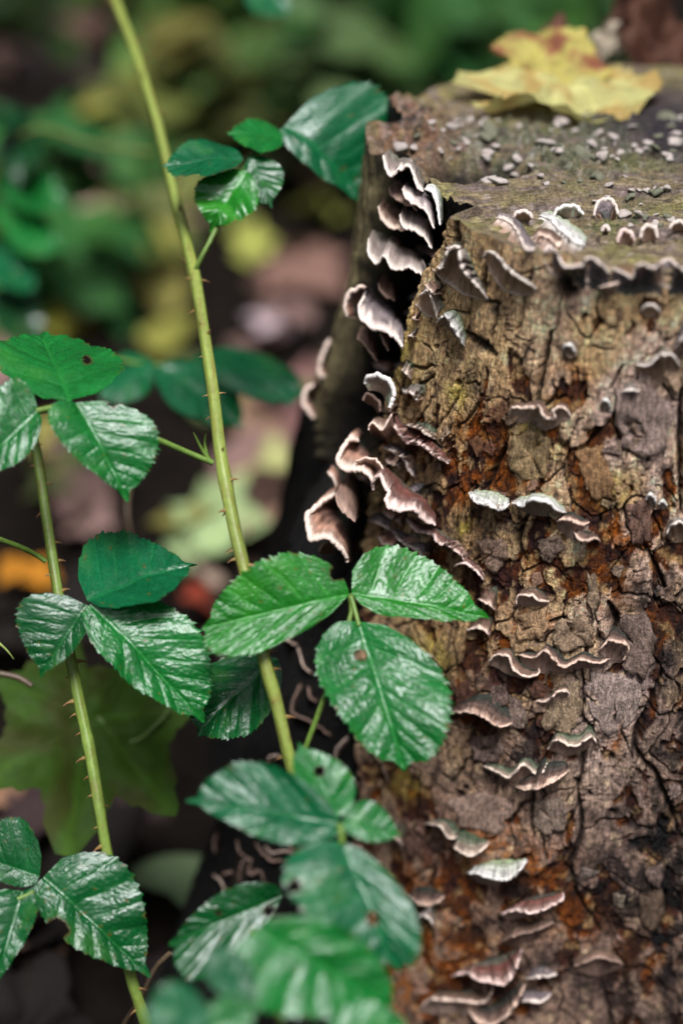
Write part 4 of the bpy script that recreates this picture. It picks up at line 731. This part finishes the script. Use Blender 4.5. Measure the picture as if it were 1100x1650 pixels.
# a low bramble shoot close to the lens at the bottom
P0 = at(np.array(470.), np.array(1700.), .56); C3 = thing('bramble_shoot', 'low bramble shoot with blurred leaflets closest to the lens at the bottom edge', 'bramble', P0)
k8 = stalk(C3, [(470, 1720, .56), (450, 1640, .545), (420, 1560, .55), (405, 1500, .57)], .0013, 'stem')
leaflet(k8, (456, 1442), (272, 1520), (378, 1424), (345, 1578), (.62, 62, 190), 'dark', 2, holes=((434, 1467, 8), (352, 1471, 4)))
leaflet(k8, (412, 1498), (636, 1618), (566, 1498), (412, 1634), (.545, 46, 130), 'mid', 2)
leaflet(k8, (398, 1612), (348, 1524), (330, 1578), (402, 1552), (.525, 55, 150), 'teal', 2)
leaflet(k8, (340, 1650), (244, 1612), (300, 1584), (260, 1672), (.50, 54, 150), 'teal', 2)
leaflet(k8, (320, 1670), (410, 1618), (352, 1606), (390, 1672), (.505, 50, 150), 'mid', 2)
leaflet(k8, (520, 1690), (656, 1642), (570, 1612), (630, 1690), (.53, 68, 150), 'mid', 2)
# bramble spray behind cane 1, out of focus
C4 = thing('bramble_spray', 'out-of-focus dark bramble leaf hanging behind the tall cane', 'bramble', at(np.array(300.), np.array(600.), .9))
k9 = stalk(C4, [(150, 570, .86), (220, 585, .87), (300, 590, .88), (320, 586, .88)], .0013, 'stem')
leaflet(k9, (250, 588), (160, 640), (190, 576), (225, 646), (.87, .85, .88, .855), 'teal', 3); leaflet(k9, (255, 592), (392, 690), (352, 602), (285, 668), (.87, .86, .88, .85), 'teal', 3); leaflet(k9, (308, 584), (496, 632), (400, 572), (412, 652), (.88, .87, .90, .86), 'teal', 3)
# spray at the frame edge, upper
C5 = thing('bramble_spray', 'blurred dark bramble spray at the frame edge beside the pale fallen leaves', 'bramble', at(np.array(20.), np.array(330.), 1.1))
k10 = stalk(C5, [(245, 246, 1.06), (150, 232, 1.08), (60, 208, 1.1), (0, 260, 1.12), (-40, 400, 1.14)], .0016, 'stem', (.16, .17, .05))
for b_, t_, e1, e2, tn in (((60, 205), (30, 300), (0, 230), (72, 262), 'deep'), ((55, 195), (-20, 180), (20, 170), (10, 215), 'deep'), ((0, 280), (110, 330), (60, 270), (40, 345), 'mid'), ((-10, 340), (105, 400), (50, 335), (40, 415), 'mid'), ((-20, 400), (60, 470), (40, 400), (-10, 460), 'teal'), ((-10, 470), (70, 560), (50, 480), (0, 540), 'deep')):
    leaflet(k10, b_, t_, e1, e2, (1.12, 1.09, 1.12, 1.09), tn, 3)
C6 = thing('bramble_spray', 'blurred teal leaflet dipping into the top edge of the frame', 'bramble', at(np.array(420.), np.array(-40.), 1.0)); k11 = stalk(C6, [(330, -60, 1.0), (370, -30, 1.0), (395, -12, 1.0)], .0014, 'stem'); leaflet(k11, (395, -14), (470, 18), (440, -30), (420, 28), (1.0, .99, 1.0, .985), 'teal', 3)

# ------------------------------------------------------------------ lobed leaves
def lobed(rad, crumple, seed, nth=96, nr=14, lobes=5, lo=.60, colr=(.05, .10, .012), edgec=None, hol=0.):
    th = np.linspace(-np.pi, np.pi, nth, endpoint=False); rr_ = np.linspace(0, 1, nr)
    L_ = np.zeros(nth)
    for k_, (a, w, l) in enumerate([(0, .62, 1.), (.85, .55, .94), (-.85, .55, .94), (1.75, .5, .76), (-1.75, .5, .76)][:lobes]):
        d_ = np.abs((th-a+np.pi) % (2*np.pi)-np.pi); L_ = np.maximum(L_, l*np.clip(1-(d_/w)*.55, 0, 1))
    L_ = np.maximum(L_, lo)*(1+.07*np.abs(np.sin(th*19))+.05*gn(th*4, th*0+seed, seed)); L_ = np.where(np.abs(th) > 2.75, L_*.55, L_)
    x = rr_[:, None]*L_*np.cos(th); y = rr_[:, None]*L_*np.sin(th)
    z = crumple*(fbm(x*1.8+seed, y*1.8, 3, seed)+.35*rr_[:, None]**2*np.sin(th*3+seed))
    vein = np.zeros(x.shape)
    for a in (0, .85, -.85, 1.75, -1.75):
        dist = np.abs(-x*math.sin(a)+y*math.cos(a)); vein = np.maximum(vein, np.exp(-(dist/.02)**2)*((x*math.cos(a)+y*math.sin(a)) > 0))
    c = np.zeros(x.shape+(3,))+np.array(colr); c *= (1+.35*fbm(x*4, y*4, 4, seed+1))[..., None]; c = mixc(c, np.array(colr)*1.5, vein*.6)
    if edgec is not None: c = mixc(c, edgec, sst(.1, .5, fbm(x*2.5+9, y*2.5, 3, seed+2)+.25*rr_[:, None]))
    V = np.stack([x, y, z-.05*crumple*vein], -1)*rad
    return V, gridf(nr, nth, True), c
def place(V, P, Xd, Nd):                  # leaf frame: x along Xd, normal near Nd
    Xd = np.asarray(Xd, float); Xd /= np.linalg.norm(Xd); Nd = np.asarray(Nd, float); Nd = Nd-Xd*(Nd@Xd); Nd /= np.linalg.norm(Nd); Yd = np.cross(Nd, Xd)
    return P+V[..., :1]*Xd+V[..., 1:2]*Yd+V[..., 2:]*Nd
# olive sycamore leaf low behind the second cane
V, F, c_ = lobed(.076, .16, 11, colr=(.036, .078, .008), edgec=(.04, .05, .008))
Pm = at(np.array(150.), np.array(1150.), .775); Pt = at(np.array(100.), np.array(1380.), .745)
ml = thing('lobed_leaf', 'large olive-green lobed leaf behind the shorter cane', 'leaf', Pm)
add('blade', place(V, Pm, Pt-Pm, -FW*.75+np.array([0, 0, .75])), F, c_, M_DULL, ml)
stalk(ml, [(150, 1150, .777), (210, 1195, .775), (255, 1165, .77), (275, 1140, .77)], .0013, 'leaf_stalk', (.10, .16, .04))
# yellow leaf lying crumpled on the cut
V, F, c_ = lobed(.060, .24, 58, lo=.95, colr=(.46, .43, .17), edgec=(.40, .27, .09))
h = hit(892, 166, True); Py = h[0]+np.array([.0, .0, .007])
yl = thing('fallen_leaf', 'crumpled pale yellow leaf lying on the cut top of the stump', 'leaf', Py); add('blade', place(V*np.array([1, .7, 1]), Py, (1, .12, .0), (.0, -.05, 1)), F, c_, M_DULL, yl)
V, F, c_ = lobed(.04, .22, 31, lo=.8, colr=(.42, .36, .10), edgec=(.25, .09, .05))
h = hit(870, 142, True); Py = (h[0] if h else at(np.array(870.), np.array(120.), .84))+np.array([0, 0, .012])
y2 = thing('fallen_leaf', 'smaller brown-stained yellow leaf piled behind the pale yellow one', 'leaf', Py); add('blade', place(V, Py, (1, -.1, .05), (-.1, -.5, 1)), F, c_, M_DULL, y2)
for (qx, qy, rd, cl, lb, sd_) in ((1040, 60, .05, (.10, .045, .03), 'curled dark brown leaf on the far rim of the cut', 41), (890, 70, .02, (.26, .12, .09), 'small pinkish brown leaf at the far rim of the cut', 42), (975, 66, .016, (.5, .42, .32), 'small pale leaf scrap beside the dark brown curled leaf', 43)):
    V, F, c_ = lobed(rd, .7, sd_, nth=60, nr=10, colr=cl, edgec=tuple(np.array(cl)*.6))
    P_ = at(np.array(float(qx)), np.array(float(qy)), .885); fl = thing('fallen_leaf', lb, 'leaf', P_); add('blade', place(V, P_, (1, .2, .1), (0, -.6, 1)), F, c_, M_DULL, fl)
# grass tip at the frame edge
gp = thing('grass_blade', 'single pale green grass blade tip at the frame edge', 'grass blade', at(np.array(-30.), np.array(1010.), .66)); stalk(gp, [(-60, 1000, .66), (-10, 1030, .66), (10, 1046, .66), (23, 1062, .66)], .0016, 'blade', (.25, .32, .08), r1=.0001)
# thin woody stems behind
for lb, pts, r_ in (('thin dark dead stem standing behind the leaf with the bright tip', [(212, 870, .86), (205, 820, .86), (215, 760, .88), (250, 690, .9)], .0012), ('pale thin stalk crossing low behind the shorter cane', [(0, 1085, .72), (30, 1092, .72), (52, 1105, .72)], .0016), ('brown twig beside the hollow below the dull green blurred leaf', [(200, 1650, .70), (225, 1610, .69), (250, 1560, .69), (275, 1535, .69)], .0014)):
    tw = thing('twig', lb, 'twig', at(np.array(float(pts[0][0])), np.array(float(pts[0][1])), pts[0][2])); stalk(tw, pts, r_, 'stem', (.09, .06, .035))

# ------------------------------------------------------------------ fallen leaves in the litter
def litter_mesh(seed):
    if seed % 2 == 0: V, F, _ = lobed(1., .35, seed+70, nth=40, nr=6)
    else:
        u = np.linspace(0, 1, 11); v = np.linspace(-1, 1, 7); w = .62*np.sin(np.pi*u**.8)**.8
        x = (u[:, None]-.5)*2+0*v; y = w[:, None]*v*(1.1+.3*(seed % 4)/4); z = .28*y**2*(1 if seed % 2 else -1)+.22*fbm(x*1.2+seed, y*1.2, 3, seed)+.15*np.sin(x*1.6+seed); V = np.stack([x, y, z], -1); F = gridf(11, 7)
    return mesh_data('fallen_leaf', V, F, None, M_LITTER)
LM = [litter_mesh(i) for i in range(12)]
def ground_leaf(P, rad, colr, lab, grp, tilt=.35, seed=None):
    o = bpy.data.objects.new('fallen_leaf', LM[random.randrange(12) if seed is None else seed % 12]); o.location = P; o.scale = (rad, rad, rad)
    o.rotation_euler = (random.gauss(0, tilt), random.gauss(0, tilt), random.uniform(0, 6.3)); o.color = (*colr, 1); col.objects.link(o); tag(o, lab, 'leaf', grp); return o
HG = [(140, 360, 105, (.62, .42, .34), 'blurred pale pink-beige leaf on the ground above the cream one'), (135, 468, 130, (.70, .62, .46), 'blurred cream leaf, palest on the ground'), (245, 290, 110, (.42, .37, .20), 'blurred dull beige leaf crossed by the tall cane'),
 (190, 195, 150, (.28, .26, .05), 'blurred olive-yellow leaf high on the ground'), (528, 335, 130, (.30, .33, .07), 'blurred yellow-green leaf touching the stump outline'), (398, 392, 90, (.42, .44, .10), 'blurred round yellow-green leaf beside the twisted leaflet'), (275, 540, 110, (.26, .25, .05), 'blurred yellow leaf behind the cane above the dark spray'),
 (60, 520, 120, (.36, .34, .05), 'blurred mustard leaf near the frame edge above the leaf cluster'), (440, 522, 95, (.58, .44, .46), 'blurred pinkish white leaf in the brown patch'), (480, 430, 170, (.24, .13, .10), 'blurred brown leaf in the middle of the litter'), (418, 745, 120, (.50, .50, .20), 'blurred pale yellow leaf beside the dark hollow'),
 (325, 840, 200, (.40, .52, .24), 'large blurred pale green leaf lying under the cane'), (325, 925, 80, (.50, .36, .27), 'blurred pale pink leaf under the large pale green one'), (40, 925, 110, (.55, .22, .02), 'blurred bright orange leaf at the frame edge'), (335, 968, 100, (.30, .05, .025), 'blurred dark red leaf below the pale pink one'),
 (130, 745, 170, (.11, .06, .07), 'blurred dark purple leaf behind the leaf cluster'), (140, 835, 100, (.34, .21, .18), 'blurred pinkish beige leaf under the dark purple one'), (490, 640, 170, (.28, .14, .13), 'blurred rosy brown leaf beside the stump'), (285, 1430, 160, (.14, .20, .10), 'blurred dull green leaf in the dark beside the stump foot'),
 (60, 1548, 130, (.08, .045, .03), 'dim brown leaf in the dark bottom corner'), (12, 1285, 60, (.40, .22, .13), 'peach-brown leaf scrap at the frame edge by the lobed leaf'), (250, 380, 120, (.30, .28, .06), 'blurred olive leaf between the cane and the cream leaf'), (560, 560, 110, (.22, .12, .09), 'blurred brown leaf half hidden by the stump'), (300, 1040, 120, (.05, .03, .025), 'dark brown leaf in shadow between the two canes'), (440, 640, 90, (.10, .05, .05), 'blurred dark brown leaf under the hanging dark spray'),
 (600, 130, 120, (.09, .10, .05), 'blurred drab olive leaf behind the stump corner'), (500, 130, 130, (.10, .07, .08), 'blurred purplish leaf on the dark ground far behind')]
for i, (x, y, w, cl, lb) in enumerate(HG):
    P = on_plane(np.array(float(x)), np.array(float(y)), .035); dist = (P-CAM)@FW; o = ground_leaf(P, w*K*dist*.58, tuple(np.array(cl)*.95), lb, None, .15, i*2 if i % 3 else i+1); o.rotation_euler = (.35+random.gauss(0, .12), random.gauss(0, .15), random.uniform(0, 6.3))
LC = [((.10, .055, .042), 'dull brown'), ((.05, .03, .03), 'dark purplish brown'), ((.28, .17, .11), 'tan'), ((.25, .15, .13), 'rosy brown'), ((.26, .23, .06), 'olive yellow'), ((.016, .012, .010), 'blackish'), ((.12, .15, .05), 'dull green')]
k = 0
while k < 270:
    y = .42+random.random()**1.5*3.2; x = random.uniform(-.35-.28*y, .12+.30*y)
    if math.hypot(x-AX, y-AY) < .27 or (x > -.02 and y < .7): continue
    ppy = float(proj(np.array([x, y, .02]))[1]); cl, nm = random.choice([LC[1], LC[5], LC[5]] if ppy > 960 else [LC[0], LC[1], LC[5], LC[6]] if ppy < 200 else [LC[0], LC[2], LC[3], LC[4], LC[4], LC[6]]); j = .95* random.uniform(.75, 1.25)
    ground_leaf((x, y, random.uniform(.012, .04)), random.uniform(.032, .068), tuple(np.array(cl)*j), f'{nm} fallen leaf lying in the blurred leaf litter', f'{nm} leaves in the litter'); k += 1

# ------------------------------------------------------------------ low plants in the blurred distance
def bush(px, py, dist, rx, rz, nleaf, size, colr, lab, seed):
    r_ = np.random.default_rng(seed); C = at(np.array(float(px)), np.array(float(py)), dist); foot = np.array([C[0], C[1], 0.])
    root = thing('low_plant', lab, 'plant', foot, 'low green plants behind')
    n = nleaf; dirs = r_.normal(size=(n, 3)); dirs /= np.linalg.norm(dirs, axis=1)[:, None]; q = C+dirs*np.array([rx, rx, rz])*(r_.random((n, 1))**.45); q[:, 2] = np.maximum(q[:, 2], .03)
    pu = np.array([0, .25, .55, .85, 1.]); pw = np.array([.12, .42, .46, .2, .0]); Vs, Fs, Cs = [], [], []
    for i in range(n):
        a = r_.uniform(0, 6.283); X = np.array([math.cos(a), math.sin(a), r_.normal(-.2, .35)]); N = np.array([r_.normal(0, .4), r_.normal(-.2, .4), 1.]); s = size*r_.uniform(.7, 1.3)
        lv = np.array([[(u, sd*w, -.25*u*u+.12*abs(sd)*w) for sd in (-1, 0, 1)] for u, w in zip(pu, pw)]).reshape(-1, 3)*s
        Vs.append(place(lv, q[i], X, N)); Fs.append(gridf(5, 3)+15*i); Cs.append(np.tile(np.array(colr)*r_.uniform(.6, 1.4)*np.array([r_.uniform(.8, 1.3), 1, r_.uniform(.8, 1.2)]), (15, 1)))
    add('foliage', np.vstack(Vs), np.vstack(Fs), np.vstack(Cs), M_DULL, root)['kind'] = 'stuff'
    for j in range(4):
        tip = C+np.array([r_.normal(0, rx*.5), r_.normal(0, rx*.5), rz*.6]); t = np.linspace(0, 1, 8)[:, None]; P = foot*(1-t)+tip*t+np.array([0, 0, .1])*t*(1-t); V, F = tube(P, np.linspace(.004, .002, 8), 6); add('stem', V, F, np.zeros(V.shape)+np.array([.08, .10, .03]), M_STEM, root)
bush(420, 40, 2.5, .22, .16, 75, .11, (.10, .20, .05), 'blurred light green plant at the top of the picture', 1)
bush(680, 30, 2.3, .26, .18, 90, .10, (.035, .11, .025), 'blurred mid-green plant behind the stump corner', 2)
bush(830, 10, 2.6, .24, .14, 70, .10, (.045, .10, .03), 'blurred green plant behind the yellow leaf', 3)
bush(270, 10, 2.9, .26, .14, 70, .10, (.05, .09, .02), 'blurred olive green plant behind the top of the cane', 4)
bush(560, 90, 2.0, .14, .09, 36, .09, (.06, .11, .035), 'blurred low green plant between the leaf and the stump', 5)
bush(60, 350, 1.75, .16, .14, 60, .09, (.035, .12, .03), 'blurred green plant at the frame edge behind the dark spray', 6)
bush(90, 30, 3.1, .3, .16, 60, .10, (.018, .035, .012), 'dim blurred plant in the dark top corner', 7)
bush(300, 320, 2.1, .10, .06, 22, .08, (.12, .16, .05), 'small blurred yellowish plant behind the cane', 8)
bush(330, 100, 2.2, .12, .10, 30, .09, (.10, .11, .03), 'blurred dull olive plant behind the upper cane', 9)

# ------------------------------------------------------------------ unseen ring of wood, added to shut out the low sky
r_ = np.random.default_rng(77); n = 9000; az = r_.uniform(0, 2*np.pi, n); hh = r_.random(n)**.8*7.5; rd = 6.5+r_.random(n)*3-.12*hh
hh = np.where(np.cos(az) > -.35, hh, hh*.33); cx = rd*np.sin(az); cy = 1+rd*np.cos(az); C = np.stack([cx, cy, hh+.1], 1); A_ = r_.normal(size=(n, 3)); A_ /= np.linalg.norm(A_, axis=1)[:, None]; B_2 = np.cross(A_, r_.normal(size=(n, 3))); B_2 /= np.linalg.norm(B_2, axis=1)[:, None]; s = r_.uniform(.25, .5, (n, 1))
V = np.stack([C-A_*s, C-B_2*s*.6, C+A_*s, C+B_2*s*.6], 1).reshape(-1, 3)
wd = add('added_woodland', V, np.arange(4*n).reshape(n, 4), None, M_ADDED_WOODS, smooth=False); tag(wd, 'unseen ring of green wood added to shut out low sky', 'wood', kind='stuff')
